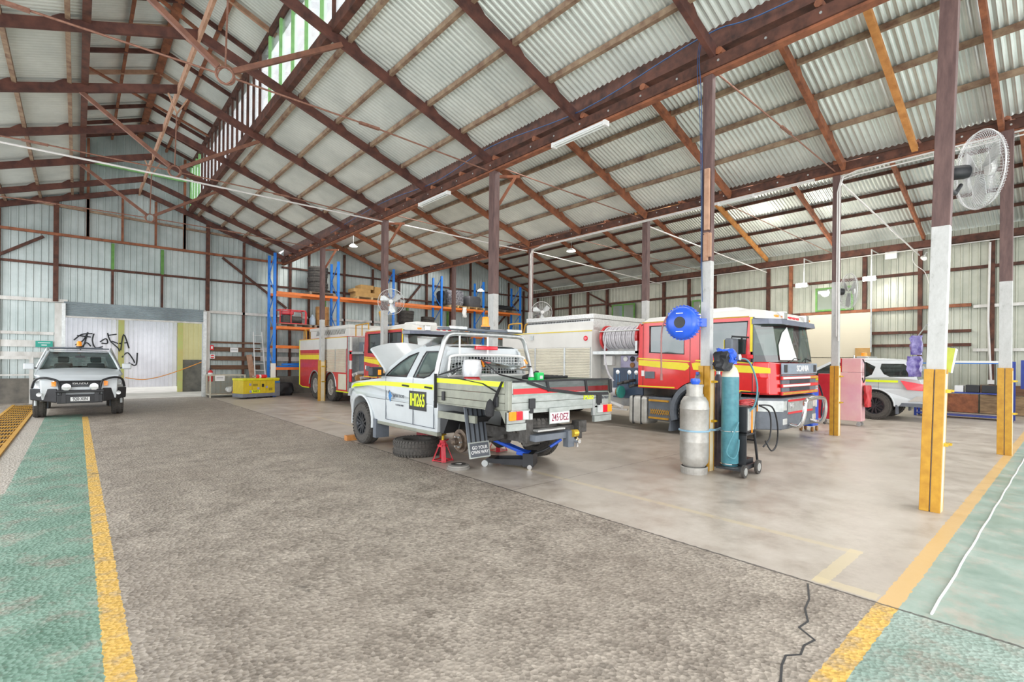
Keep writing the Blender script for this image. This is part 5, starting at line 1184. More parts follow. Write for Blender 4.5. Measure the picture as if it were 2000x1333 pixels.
    # wipers and seats
    MB().tube([(-.02, -.4, 1.62), (-.06, -.1, 1.7), (-.06, .2, 1.68)], .01, 6).tube([(-.02, .4, 1.62), (-.06, .55, 1.7), (-.06, .85, 1.66)], .01, 6).build('wiper', M['black'], T)
    for x, y in ((-1.3, -.65), (-1.3, .65), (-2.6, -.7), (-2.6, 0), (-2.6, .7)): MB().box(x - .25, x + .25, y - .24, y + .24, 1.06, 1.45).box(x - .3, x - .18, y - .22, y + .22, 1.4, 2.1).build('seat', M['skin_fabric'], T, bevel=.04)
    MB().box(-.7, -.3, -1.1, 1.1, 1.3, 1.62).build('dashboard', M['interior'], T)
    # rear body
    BX1 = -4.45; BX0 = -L; z0 = .42
    wx = tandem
    out = [(BX0, .5), (BX0 + .35, z0)]
    for cx in wx: out += [(cx - .62, z0)] + arc(cx, .53, .62, 170, 10, 10) + [(cx + .62, z0)]
    out += [(BX1, z0), (BX1, 2.42), (BX0, 2.42)]
    bodyc = M['bodywhite'] if red == 'red' else M['dusty_red']
    body = MB(); body.prism(out, lambda x, z: (x, W - .0, z), lambda x, z: (x, -W, z)); body = body.build('equipment_body', bodyc, T)
    for s in (1, -1):
        oy = lambda t: (min(s * (W + .001), s * (W + t)), max(s * (W + .001), s * (W + t)))
        a, c = oy(.012); MB().box(BX0, BX1, a, c, 1.97, 2.4).build('upper_panel', M['bodywhite'], body)
        a, c = oy(.02); MB().box(BX0, BX1, a, c, 2.38, 2.405).build('edge_stripe', M['stripeyellow'], body)
        if red == 'red': shs = [(-5.36, -4.5), (-6.5, -5.42), (-7.6, -6.56), (BX0 + .03, -7.66)]; zl = 1.05
        else: shs = [(-5.45, -4.5), (-6.75, -5.5)]; zl = 1.12
        for x0, x1 in shs:
            mb = MB(); z = zl; a0 = s * (W + .004)
            while z < 1.94: mb.hexa([(x0, a0, z), (x1, a0, z), (x1, a0, z + .038), (x0, a0, z + .038)], [(x0, a0 + s * .012, z + .008), (x1, a0 + s * .012, z + .008), (x1, a0 + s * .012, z + .03), (x0, a0 + s * .012, z + .03)]); z += .043
            mb.build('roller_shutter', M['cream'], body)
            a, c = oy(.025); MB().box(x0 - .05, x0, a, c, zl, 1.96).build('shutter_track', M['steel'], body); MB().box(x1, x1 + .009, a, c, zl, 1.96).build('shutter_track', M['steel'], body)
        if red != 'red':
            a, c = oy(.01); MB().box(-5.2, -4.5, a, c, .5, 1.06).build('locker_door', M['cream'], body)
            MB().box(BX0, -6.8, a, c, 1.58, 1.76).box(BX0, -6.8, a, c, 1.79, 1.81).build('reflective_stripe', M['yellow'], body)
            mb = MB(); ed = [(BX0, 2.4), (BX0, .5), (BX0 + .35, z0), (wx[0] - .62, z0)]; mb.tube([(x, s * (W + .005), z) for x, z in ed], .02, 4); mb.tube([(x, s * (W + .005), z0) for x in (wx[-1] + .62, BX1, -3.1)], .02, 4); mb.build('edge_outline', M['fluoro'], body)
        else:
            a, c = oy(.04); MB().box(-6.75, -6.6, a, c, 2.2, 2.33).build('scene_light', M['steel'], body)
            MB().lathe([(0, 0), (.065, 0), (.065, .02), (.04, .03), (0, .03)], (-4.65, s * (W + .012), 2.2), (0, s, 0), 20).build('red_round_light', M['redlens'], body)
            a, c = oy(.01); MB().box(BX0, BX1, a, c, .45, .5).build('edge_stripe', M['yellow_guard'], body)
        for cx in wx:
            wheel(T, cx, s * (W - .17), .53, .3, .29, s, rimmat='rimsteel', spokes=8, tm='rubber', k=36)
            pts = arc(cx, .53, .6, 5, 175, 14); MB().tube([(x, s * (W + .0), z) for x, z in pts], .025, 6).build('wheel_arch_trim', M['steel'], body)
    mb = MB().box(BX0 + 1.0 if red != 'red' else -7.0, BX1 - .05, -W + .1, W - .1, 2.42, 2.72).box(BX0 + .98 if red != 'red' else -7.02, BX1 - .03, -W + .07, W - .07, 2.72, 2.84)
    tb = mb.build('roof_locker', M['alu'] if red == 'red' else M['bodywhite'], T, bevel=.012)
    if red == 'red':
        for k in range(40): xk = -6.98 + k * .06; MB().box(xk, xk + .03, -W + .085, -W + .1, 2.66, 2.7).build('vent_slot', M['black'], tb)
        MB().box(-7.0, -4.5, -W + .08, -W + .1, 2.42, 2.64).build('locker_panel', M['bodywhite'], tb)
        MB().tube(bez([(-7.25, -W + .1, 2.42), (-7.25, -W + .1, 2.68), (-7.32, -W + .1, 2.72), (-7.75, -W + .1, 2.72), (-7.85, -W + .1, 2.66), (-7.85, -W + .1, 2.42)], 4), .022, 8).tube(bez([(-7.1, -W + .5, 2.42), (-7.1, -W + .5, 2.68), (-7.2, -W + .5, 2.72), (-7.5, -W + .5, 2.72), (-7.6, -W + .5, 2.42)], 4), .022, 8).build('handrail', M['yellow_guard'], T)
    else:
        mb = MB(); k = 0
        while k < 26: xk = -7.7 + k * .11; mb.beam((xk, -W + .095, 2.52), (xk + .1, -W + .095, 2.7), .02, .01); k += 1
        mb.build('vent_mesh', M['dark_metal'], tb)
        mb = MB()
        for x0, x1 in ((-9.2, -9.0), (-8.9, -8.5)):
            for yy in (-W + .1, -W + .4): mb.tube([(x0, yy, 2.42), (x0, yy, 2.78), (x0 + .08, yy, 2.84), (x1, yy, 2.84), (x1 + .05, yy, 2.42)], .02, 8)
        mb.tube([(-3.9, -W + .08, 2.4), (-3.9, -W + .08, 2.78), (-2.9, -W + .08, 2.8), (-2.9, -W + .08, 2.6)], .022, 8); mb.tube([(-3.4, -W + .08, 2.4), (-3.4, -W + .08, 2.78)], .02, 8)
        mb.build('handrail', M['yellow_guard'], T)
        MB().tube(bez([(-3.2, -.5, 2.3), (-3.2, -.5, 2.9), (-3.25, -.5, 3.1), (-3.35, -.5, 3.25)], 5), .07, 10).build('exhaust_stack', M['yellow_guard'], T)
        MB().box(-4.4, -4.3, -W, W, .45, 2.4).build('body_end_post', M['steel'], T); MB().box(-4.28, -4.12, -W + .02, -W + .05, 1.9, 2.4).box(-4.28, -4.12, -W + .02, -W + .05, 1.25, 1.55).build('white_marking', M['bodywhite'], T)
        MB().box(-4.28, -4.12, -W + .02, -W + .05, 1.55, 1.9).box(-4.28, -4.12, -W + .02, -W + .05, .8, 1.25).build('red_marking', M['signred'], T)
    # pump bay
    MB().box(BX1, -3.12, -W + .35, W - .35, .5, 2.38).build('pump_bay_panel', mat('pump_bay_grey', (.3, .31, .32), .5, .2, c2=(.5, .47, .42), scale=3), T)
    MB().box(BX1, -3.1, -W + .02, -W + .4, 1.78, 1.86).box(-3.16, -3.1, -W + .02, -W + .08, 1.8, 2.1).build('pump_bay_shelf', M['steel'], T)
    if red == 'red':
        fl = [(.12, -.02), (.32, -.035), (.335, 0), (.32, .035), (.12, .02)]
        rl = MB().lathe(fl, (-4.27, -W + .42, 2.2), (1, 0, 0), 28).build('hose_reel_flange', M['dusty_red'], T, smooth=True)
        MB().lathe(fl, (-3.2, -W + .42, 2.2), (1, 0, 0), 28).build('hose_reel_flange', M['dusty_red'], T, smooth=True)
        mb = MB(); x = -4.2
        while x < -3.26: mb.circle((x, -W + .42, 2.2), (1, .02, 0), .265 + .012 * math.sin(x * 40), .027, 24, 8); x += .062
        mb.tube(bez([(-4.12, -W + .14, 2.25), (-4.12, -W + .1, 1.9), (-4.02, -W - .0, 1.6), (-3.9, -W - .02, 1.3), (-3.78, -W + .02, 1.12)], 6), .025, 8)
        mb.build('reel_hose', M['hose'], rl, smooth=True)
        MB().cyl((-3.19, -W + .42, 2.2), (-3.1, -W + .42, 2.2), .1).box(-3.2, -3.12, -W + .3, -W + .56, 2.12, 2.28).build('reel_motor', M['dark_metal'], rl)
        MB().tube([(-4.3, -W + .1, 2.36), (-3.1, -W + .1, 2.36)], .018, 6).build('reel_guard_bar', M['steel'], rl)
        MB().box(-3.78, -3.14, -W + .3, -W + .36, 1.45, 1.76).build('instrument_panel', mat('lilac_grey_panel', (.32, .3, .42), .4, .3), T, bevel=.01)
        MB().box(-4.28, -4.0, -W + .25, -W + .5, 1.5, 1.75).build('junction_box', M['plastic_white'], T, bevel=.02)
        MB().box(-4.0, -3.12, -W + .3, -W + .34, .7, 1.44).build('control_panel', mat('control_panel_blue_grey', (.06, .09, .15), .4, .1), T)
        for x, z, m_ in ((-3.62, 1.67, 'plastic_white'), (-3.42, 1.67, 'black'), (-3.24, 1.66, 'barrelbrown'), (-3.42, 1.52, 'barrelbrown')): MB().lathe([(0, 0), (.06, 0), (.065, .02), (.045, .03), (0, .02)], (x, -W + .3, z), (0, -1, 0), 18).build('coupling', M[m_], T)
        for x in (-3.85, -3.5, -3.3, -3.16): MB().lathe([(0, 0), (.055, 0), (.055, .02), (0, .022)], (x, -W + .3, 1.34), (0, -1, 0), 18).build('gauge', M['clear'], T); MB().tube([(x - .05, -W + .29, 1.34), (x - .05, -W + .29, 1.0), (x + .05, -W + .29, 1.0), (x + .05, -W + .29, 1.34)], .006, 5).build('gauge_outline', mat('light_blue_line', (.2, .45, .75), .4), T)
        for x, z in ((-3.55, 1.1), (-3.35, 1.15), (-3.2, 1.05)): MB().tube([(x, -W + .3, z), (x - .05, -W + .1, z - .02), (x - .12, -W + .02, z - .05)], .035, 8).build('valve', M['dark_metal'], T)
        MB().cyl((-3.95, -W + .0, .86), (-3.7, -W + .05, .86), .1).build('intake_coupling', M['hose'], T); MB().cyl((-3.7, -W + .05, .86), (-3.6, -W + .07, .86), .085).build('copper_collar', M['barrelbrown'], T); MB().lathe([(.09, 0), (.15, 0), (.15, .05), (.09, .05)], (-3.62, -W + .07, .86), (1, 0, 0), 20).build('green_collar', mat('green_collar', (.05, .3, .25), .4), T)
        MB().box(-4.4, -3.4, -W + .05, -W + .1, .42, .46).tube([(-3.9, -W + .05, .6), (-3.5, -W + .0, .5)], .05, 8).build('pump_pipework', M['pvc'], T)
        wx_ = lambda z: -.045 - .12 * (z - 1.62) / .78
        MB().panel([(-.86, 1.66), (-.82, 1.95), (-.55, 2.2), (-.24, 2.34), (.04, 1.66)], [], lambda y, z: (wx_(z), y, z)).build('windscreen_white_shape', M['signwhite'], T)  # flat white shape set just outside the sloping windscreen
    else:
        MB().box(-4.1, -3.3, -W + .3, -W + .34, .8, 2.2).build('control_panel', M['grey_plastic'], T)
        for x, z in ((-3.9, 1.1), (-3.6, 1.15), (-3.3, 1.0), (-3.7, .75)): MB().tube([(x, -W + .3, z), (x - .05, -W + .1, z - .02), (x - .05, -W - .0, z - .05)], .06, 8).build('valve', M['pvc'], T)
        MB().cyl((-3.7, -W + .1, .95), (-3.35, -W + .0, .95), .13).build('intake_coupling', M['barrelbrown'], T)
        MB().box(-4.05, -3.55, -W + .1, -W + .5, .14, .22).tube([(-4.05, -W + .1, .42), (-4.05, -W + .1, .16)], .015, 6).tube([(-3.55, -W + .1, .42), (-3.55, -W + .1, .0 + .05)], .015, 6).build('fold_down_step', M['steel'], T)
    mb = MB()
    for y in (.45, -.45): mb.box(BX0 + .3, -.3, y - .05, y + .05, .55, .75)
    for cx in list(wx) + [-1.55]: mb.cyl((cx, -W + .3, .53), (cx, W - .3, .53), .08)
    mb.build('chassis', M['dark_metal'], T)
    return T
fire_truck('fire_truck', 'bright red and white fire truck with hose reel, parked behind the gas cylinders', 9.95, 3.8, 'red', 8.0, (-7.0,))
fire_truck('fire_truck', 'faded red fire truck with twin rear axles at back left, behind the ute bonnet', 7.22, 12.7, 'dusty_red', 9.4, (-7.62, -6.0))

# --- SUV at the right
S = thing('suv', 'white four-wheel-drive wagon with amber roof beacon and yellow stripe near the right wall', 'car', (17.3 + .93, 6.75, 0), PI / 2)
def suv(T):
    W = .93; B = 1.17; rz = 1.74
    lower = [(-4.0, .5), (-3.3, .4)] + arc(-2.85, .42, .46, 178, 2, 12) + [(-2.35, .38), (-.5, .38)] + arc(0, .42, .46, 178, 2, 12) + [(.6, .4), (.85, .5), (.9, .85), (.7, 1.0), (-.3, 1.14), (-.8, B), (-3.75, B + .04), (-3.86, B), (-3.96, .9)]
    gh = [(-.8, B), (-1.7, B + .5), (-2.2, rz), (-3.0, rz), (-3.55, rz - .05), (-3.72, B + .35), (-3.82, B)]
    w1 = [(-1.05, B + .03), (-1.7, B + .42), (-2.05, B + .48), (-2.05, B + .03)]; w2 = [(-2.15, B + .03), (-2.15, B + .48), (-2.62, B + .48), (-2.85, B + .35), (-2.78, B + .12), (-2.6, B + .03)]
    w3 = [(-3.06, B + .14), (-2.96, B + .3), (-2.98, B + .44), (-3.5, B + .44), (-3.66, B + .3), (-3.74, B + .08), (-3.2, B + .07)]
    hw = cab_body(T, 'body', lower, W, gh, rz, [w1, w2, w3], .2, B, M['utewhite'], lambda x: max(0, x - .2) * .25 + max(0, -3.5 - x) * .25)
    mb = MB(); rows = [[(x, hw(x, z) * y, z + (.03 if abs(y) < .9 else 0)) for y in (-1, -.85, 0, .85, 1)] for x, z in ((-1.7, B + .5), (-2.2, rz), (-3.0, rz), (-3.55, rz - .05))]
    vs = [mb.fv(r) for r in rows]
    for a, b in zip(vs, vs[1:]):
        for i in range(4): mb.face([a[i], a[i + 1], b[i + 1], b[i]])
    mb.build('roof', M['utewhite'], T, smooth=True)
    MB().quad((-3.56, .74, rz - .06), (-3.56, -.74, rz - .06), (-3.84, -.85, B), (-3.84, .85, B)).build('rear_window', M['glassdark'], T)
    MB().quad((-.8, .88, B), (-.8, -.88, B), (-1.7, -.74, B + .5), (-1.7, .74, B + .5)).build('windscreen', M['glass'], T)
    MB().box(-3.66, -3.4, -.72, .72, rz - .06, rz - .01).build('rear_spoiler', M['utewhite'], T, bevel=.02)
    for s in (1, -1):
        for w in (w1, w2, w3): MB().panel(w, [], lambda x, z: (x, s * (hw(x, z) - .02), z)).build('side_window', M['glassdark'], T)
        MB().panel([(-3.45, B - .02), (-3.95, B - .12), (-3.93, B - .3), (-3.6, B - .28)], [], lambda x, z: (x, s * (hw(x, z) + .008), z), lambda x, z: (x, s * (hw(x, z) - .03), z)).build('tail_light', M['redlens'], T)
        MB().box(-3.4, -.7, min(s * W, s * (W + .006)), max(s * W, s * (W + .006)), B - .085, B - .025).build('reflective_stripe', M['fluoro'], T)
        MB().box(-3.96, -3.3, min(s * (W - .12), s * (W - .06)), max(s * (W - .12), s * (W - .06)), .42, .52).build('rear_bumper_trim', M['grey_plastic'], T)
        MB().panel([(-3.62, .56), (-3.95, .58), (-3.93, .72), (-3.8, .72)], [], lambda x, z: (x, s * (hw(x, z) + .01), z)).build('fog_light_trim', M['chrome'], T)
        mb = MB()
        for xs in (-1.0, -2.1, -2.95): mb.box(xs - .004, xs + .004, min(s * W, s * (W + .003)), max(s * W, s * (W + .003)), .5, B)
        mb.build('door_gap', M['black'], T)
        for x in (0, -2.85):
            wheel(T, x, s * .81, .40, .25, .235, s, rimmat='rimdark', spokes=6)
            MB().tube([(a, s * (W - .01), c) for a, c in arc(x, .42, .47, 0, 180, 14)], .02, 6).build('wheel_arch_flare', M['utewhite'], T)
        MB().box(-3.38, -3.34, s * .8 - .1, s * .8 + .1, .2, .45).build('mud_flap', M['grey_plastic'], T)
    MB().box(-3.99, -3.96, -.27, .27, .82, .95).build('number_plate', M['signwhite'], T)
    MB().box(-2.6, -2.3, -.5, .5, rz + .03, rz + .09).tube([(-2.25, -.55, rz + .02), (-2.25, -.55, rz + .12)], .03, 6).tube([(-2.25, .55, rz + .02), (-2.25, .55, rz + .12)], .03, 6).build('light_bar', M['steel'], T, bevel=.01)
    MB().lathe([(0, 0), (.08, 0), (.075, .1), (0, .12)], (-2.45, .3, rz + .09), n=16).build('beacon', M['amber'], T, smooth=True)
    MB().box(-3.6, -.6, -.8, .8, .45, .9).build('cabin_interior', M['interior'], T)
    MB().box(-.98, -.8, W, W + .2, B - .02, B + .14).build('mirror', M['utewhite'], T, bevel=.03); MB().box(-.98, -.8, -W - .2, -W, B - .02, B + .14).build('mirror', M['utewhite'], T, bevel=.03)
suv(S)

# ------------------------------------------------------------------ gas cylinders, trolley, welder
c = thing('gas_cylinder', 'large silver LPG cylinder with handle collar standing in front of the blue-reel post', 'gas cylinder', (6.75, 3.68, 0))
MB().lathe([(.185, 0), (.19, .09), (.175, .1)], (0, 0, 0), n=36, caps=False).lathe([(.18, 0), (.18, .09)], (0, 0, 0), n=36, caps=False).build('foot_ring', M['lpg'], c)
MB().lathe([(0, .08), (.15, .1), (.195, .17), (.2, .25), (.2, .45), (.202, .46), (.2, .47), (.2, .92), (.205, .93), (.2, .95), (.19, 1.03), (.15, 1.1), (.08, 1.13), (0, 1.14)], (0, 0, 0), n=40).build('shell', M['lpg'], c, smooth=True)
mb = MB(); n_ = 40
for rr, (ra, rb) in (((0), (.12, .125)),):
    for k in range(n_):
        a = 2 * PI * k / n_; a2 = 2 * PI * (k + 1) / n_
        if k in range(30, 36) or k in range(10, 16): segs = [(1.1, 1.14), (1.25, 1.28)]
        else: segs = [(1.1, 1.28)]
        for z0, z1 in segs: mb.hexa([(math.cos(a) * ra, math.sin(a) * ra, z0), (math.cos(a2) * ra, math.sin(a2) * ra, z0), (math.cos(a2) * ra, math.sin(a2) * ra, z1), (math.cos(a) * ra, math.sin(a) * ra, z1)], [(math.cos(a) * rb, math.sin(a) * rb, z0), (math.cos(a2) * rb, math.sin(a2) * rb, z0), (math.cos(a2) * rb, math.sin(a2) * rb, z1), (math.cos(a) * rb, math.sin(a) * rb, z1)])
mb.build('collar', M['lpg'], c); MB().lathe([(0, 1.12), (.03, 1.12), (.03, 1.2), (.05, 1.21), (.05, 1.23), (0, 1.24)], (0, 0, 0), n=14).build('valve', M['brass'], c)
c2 = thing('gas_cylinder', 'tall slim dark cylinder standing behind the silver and teal ones', 'gas cylinder', (7.5, 3.7, 0))
def bottle(T, r, h, sh, body, top, n=28):
    MB().lathe([(0, 0), (r * .92, 0), (r, .03), (r, sh)], (0, 0, 0), n=n, caps=False).build('shell', M[body], T, smooth=True)
    MB().lathe([(r, sh), (r * .97, sh + .04), (r * .75, sh + .12), (r * .42, sh + .17), (r * .32, sh + .2), (.0, sh + .2)], (0, 0, 0), n=n, caps=False).build('shoulder', M[top], T, smooth=True)
    MB().lathe([(0, sh + .19), (.03, sh + .19), (.03, sh + .24), (.018, sh + .25), (.018, sh + .3), (.035, sh + .31), (.035, sh + .33), (0, sh + .34)], (0, 0, 0), n=14).cyl((0, 0, sh + .25), (.06, 0, sh + .25), .014, n=8).build('valve', M['steel'], T)
bottle(c2, .105, 1.6, 1.22, 'gascyl', 'gascyl')
tag(MB().circle((6.75, 3.68, .62), (0, 0, 1), .208, .014, 32, 5).tube([(6.93, 3.56, .62), (7.05, 3.53, .61), (7.2, 3.55, .6), (7.42, 3.61, .6)], .018, 6).build('strap', mat('pale_blue_strap', (.3, .5, .65), .6)), 'pale blue strap tying the silver cylinder to the dark one', 'strap')
tr_ = thing('cylinder_trolley', 'black wheeled trolley carrying the teal cylinder and the welder', 'trolley', (7.1, 3.28, 0), .05)
MB().box(-.19, .56, -.18, .16, .09, .115).box(-.19, .56, -.2, -.17, .09, .15).build('platform', M['black'], tr_)
for x, y, r in ((-.14, -.22, .09), (.3, -.24, .1), (.5, .2, .07)): MB().lathe([(0, -.016), (r * .6, -.018), (r * .7, -.02), (r, -.018), (r, .018), (r * .7, .02), (r * .6, .018), (0, .016)], (x, y, r), (0, 1, 0), 24).build('wheel', M['rubber'], tr_, smooth=True); MB().lathe([(0, -.022), (r * .6, -.022), (r * .6, .022), (0, .022)], (x, y, r), (0, 1, 0), 20).build('wheel_disc', M['steel'], tr_)
MB().tube([(.54, -.15, .12), (.44, -.13, .62), (.5, -.13, .95)], .018, 8).tube([(.54, .14, .12), (.44, .13, .62), (.5, .13, .95)], .018, 8).tube([(.5, -.13, .95), (.62, -.13, 1.15), (.62, .13, 1.15), (.5, .13, .95)], .016, 8).tube([(.48, -.13, .45), (.48, .13, .45)], .012, 6).box(.12, .5, -.14, .14, .55, .58).box(.12, .15, -.14, .14, .11, .58).box(.18, .45, -.12, .12, .12, .2).build('frame', M['black'], tr_)
tag_c = thing('gas_cylinder', 'teal gas cylinder with pale cream shoulder standing on the black trolley', 'gas cylinder', (7.14, 3.34, .115), 0)
bottle(tag_c, .118, 1.5, 1.28, 'teal', 'cream')
MB().circle((0, 0, .5), (0, 0, 1), .124, .008, 28, 5).circle((0, 0, .03), (0, 0, 1), .124, .01, 28, 5).build('chain', M['chrome'], tag_c)
rg = thing('regulator_cover', 'crumpled bright blue cap over the regulator of the teal cylinder', 'cover', (7.08, 3.36, 1.6))
o = blob('cap', M['blue'], -.14, .1, -.11, .13, -.02, .2, 21, .035); o.parent = rg
o = blob('helmet_shell', M['black'], -.2, .0, -.08, .12, -.12, .16, 22, .03); o.parent = rg
MB().lathe([(0, 0), (.04, 0), (.045, .03), (0, .035)], (.06, -.13, .08), (0, -1, 0), 16).build('gauge', M['steel'], rg); MB().cyl((.0, -.02, 0), (.12, -.06, .03), .02, n=10).build('regulator_body', M['brass'], rg)
tag(MB().tube(bez([(7.14, 3.24, 1.66), (7.3, 3.15, 1.62), (7.42, 3.08, 1.3), (7.4, 3.1, 1.0), (7.34, 3.2, .85)], 6), .012, 8).tube(bez([(7.1, 3.2, .75), (6.95, 3.2, .6), (6.85, 3.25, .35), (6.95, 3.2, .25), (7.05, 3.18, .35), (7.12, 3.2, .5)], 6), .011, 8).build('gas_hose', M['teal']), 'thin teal hose curving from the regulator round the teal cylinder', 'hose')
wd = thing('welder', 'dark welding machine with orange strap on the trolley', 'welder', (7.42, 3.28, .58), .05)
MB().box(-.15, .17, -.12, .12, 0, .38).build('housing', M['black'], wd, bevel=.015); MB().box(-.14, .16, -.124, -.12, .04, .36).build('front_panel', M['steel'], wd); MB().box(-.01, .02, -.135, -.125, .0, .34).build('orange_strap', M['amber'], wd)
mb = MB()
for k in range(4): mb.circle((.02, 0, .4 + k * .012), (.2, .1 * k, 1), .12 + .01 * k, .011, 20, 5)
mb.build('coiled_lead', M['dusty_red'], wd)
tag(MB().tube(bez([(7.55, 3.1, .98), (7.75, 3.0, .95), (7.9, 2.98, .7), (7.95, 3.0, .4), (7.75, 3.0, .3), (7.65, 3.05, .45)], 6), .012, 6).tube(bez([(7.6, 3.12, .97), (7.8, 3.05, .85), (7.82, 3.05, .5), (7.7, 3.1, .35)], 6), .012, 6).build('welding_lead', M['black']), 'black welding leads looping off the right side of the trolley', 'cable')
gg = thing('angle_tool', 'blue-handled power tool resting on top of the silver cylinder', 'tool', (6.77, 3.66, 1.29), .4)
MB().tube([(-.16, .0, .05), (.0, .0, .06), (.16, 0, .12)], .035, 10).build('tool_body', M['grey_plastic'], gg); MB().lathe([(0, 0), (.05, 0), (.07, .04), (.06, .08), (0, .09)], (-.2, 0, .0), (0, 0, 1), 16).build('tool_head', M['blue'], gg, smooth=True); MB().box(.05, .2, -.02, .02, .13, .17).build('trigger_grip', M['navy'], gg)
# hose reel
hr = thing('hose_reel', 'round bright blue air hose reel mounted on the second left post', 'hose reel', (6.83, 3.92, 2.19), 0)
ax = V((-1, -.12, 0)).normalized()
MB().lathe([(0, -.1), (.2, -.1), (.235, -.08), (.25, -.03), (.25, .05), (.22, .09), (.17, .12), (0, .125)], (0, 0, 0), ax, 40).build('reel_casing', M['blue'], hr, smooth=True)
mb = MB(); sd, uu = frame(ax)
for k in range(30):
    a = 2 * PI * k / 30; d = sd * math.cos(a) + uu * math.sin(a); mb.beam(d * .245 - ax * .08, d * .258 + ax * .05, .018, .014)
mb.build('casing_rib', M['blue'], hr)
MB().lathe([(0, .124), (.085, .124), (.085, .13), (0, .131)], (0, 0, 0), ax, 24).build('centre_plate', M['black'], hr)
for sg in (1, -1): MB().beam(uu * (.135 * sg) + ax * .125 - sd * .05, uu * (.135 * sg) + ax * .125 + sd * .05, .035, .012).build('decal', M['signwhite'], hr)
MB().beam((0, -.05, 0), (.2, -.25, 0), .1, .12).build('swivel_bracket', M['blue'], hr)
tag(MB().tube(bez([(6.72, 4.12, 2.3), (6.74, 4.22, 2.1), (6.76, 4.24, 1.7), (6.77, 4.24, 1.42)], 6), .012, 8).tube([(6.77, 4.24, 1.42), (6.77, 4.24, 1.32)], .02, 8).build('air_hose', mat('red_brown_hose', (.4, .18, .17), .5)), 'thin reddish air hose hanging down from the blue reel', 'hose')

# ------------------------------------------------------------------ tools by the SUV
rc = thing('tool_cabinet', 'tall pink-red roller tool cabinet with top box beside the conduit post', 'tool cabinet', (15.3, 4.0, 0))
MB().box(-.28, .05, .13, .64, .13, 1.33).build('drawer_side', M['toolred'], rc, bevel=.01)
MB().box(-.3, .05, -.35, .13, .13, 1.38).build('cabinet_body', M['pinkred'], rc, bevel=.01)
MB().box(-.29, .03, -.34, .09, 1.385, 1.74).build('top_chest', M['pinkred'], rc, bevel=.01); MB().box(-.29, .03, .09, .12, 1.385, 1.74).build('chest_side', M['toolred'], rc)
MB().tube([(-.2, -.35, 1.72), (-.22, -.4, 1.6), (-.22, -.4, 1.2), (-.24, -.38, 1.12), (-.26, -.36, 1.25)], .014, 6).build('hanging_lead', M['black'], rc)
for x in (-.24, 0):
    for y in (-.28, .55): MB().cyl((x - .015, y, .05), (x + .015, y, .05), .05).box(x - .03, x + .03, y - .03, y + .03, .09, .13).build('castor', M['steel'], rc)
o = blob('jacket', M['dusty_red'], -.26, .06, -.02, .1, .5, 1.05, 31, .02); o.location = (15.3, 3.53, 0)
tag(o, 'red jacket hanging on the side of the tool cabinet', 'jacket')
bc_ = thing('coolant_machine', 'blue wheeled workshop machine with black hoses beside the truck bull bar', 'machine', (13.15, 4.25, 0))
MB().box(-.2, .2, -.15, .15, .12, 1.0).build('cabinet', M['blue'], bc_, bevel=.03); MB().tube([(-.2, 0, 1.0), (-.22, 0, 1.15), (.22, 0, 1.15), (.2, 0, 1.0)], .015, 6).build('handle', M['black'], bc_)
MB().box(-.16, .16, -.12, .12, 1.08, 1.12).build('green_tray', M['brightgreen'], bc_); MB().tube(bez([(.1, -.18, 1.1), (.22, -.22, .8), (.15, -.22, .4), (.3, -.22, .2), (.45, -.2, .15)], 6), .02, 6).build('hose', M['black'], bc_)
for x in (-.15, .15):
    for y in (-.12, .12): MB().cyl((x, y - .02, .055), (x, y + .02, .055), .055).build('castor', M['barrelbrown'], bc_)
# right rack
rr = thing('shelf_rack', 'long blue steel shelf rack against the right wall', 'shelf rack', (0, 0, 0))
for z in (1.66, .78, .1): MB().box(19.85, 20.4, 1.25, 3.4, z - .03, z).build('shelf', M['navy'] if z < 1 else M['rackblue'], rr)
for y in (1.25, 3.4):
    for x in (19.85, 20.4): MB().box(x - .03, x + .03, y - .03, y + .03, 0, 1.7).build('upright', M['navy'], rr)
tag(MB().box(19.83, 19.95, 1.5, 3.0, 1.662, 1.72).build('white_tube', M['plastic_white']), 'long white tube lying on the top shelf of the blue rack', 'tube')
tag(MB().box(20.0, 20.3, 1.55, 1.9, .782, 1.0).build('battery', M['black'], bevel=.01), 'black car battery at the right on the middle shelf', 'battery')
tag(MB().box(20.0, 20.3, 1.95, 2.25, .782, 1.0).build('battery', M['black'], bevel=.01), 'plain black battery in the middle of the middle shelf', 'battery')
tag(MB().box(20.0, 20.3, 2.3, 2.5, .782, .98).build('carton', M['plastic_white'], bevel=.01), 'small pale carton on the middle shelf left of the batteries', 'carton')
tag(blob('bag', M['navy'], 20.0, 20.3, 2.7, 3.1, .782, 1.05, 33, .04), 'crumpled dark blue bag on the middle shelf', 'bag')
tag(MB().box(21.0, 21.1, .75, 1.15, .9, 1.75).build('blue_frame', M['navy']), 'narrow blue frame standing just behind the second right post', 'frame')
pl = thing('hanging_parts', 'purple shrink-wrapped parts hanging left of the nearest post', 'wrapped parts', (0, 0, 0))
o = blob('upper_bundle', M['purple'], 7.2, 7.32, 1.19, 1.29, 1.71, 1.93, 41, .012); o.parent = pl
o = blob('lower_bundle', M['purple'], 7.18, 7.32, 1.19, 1.31, 1.46, 1.69, 42, .012); o.parent = pl
MB().tube([(7.26, 1.24, 1.9), (7.2, 1.14, 2.05), (7.16, 1.1, 2.06)], .006, 6).build('hanger_wire', M['steel'], pl)
nb = thing('document_pouch', 'yellow-green clipboard folder angled out from the nearest post', 'folder', (0, 0, 0))
MB().hexa([(7.165, .975, 1.53), (7.19, .93, 1.51), (7.2, .93, 1.51), (7.175, .975, 1.53)], [(7.165, .96, 1.79), (7.22, .895, 1.78), (7.23, .895, 1.78), (7.175, .96, 1.79)]).build('folder_cover', mat('lime_yellow', (.42, .44, .04), .6), nb)
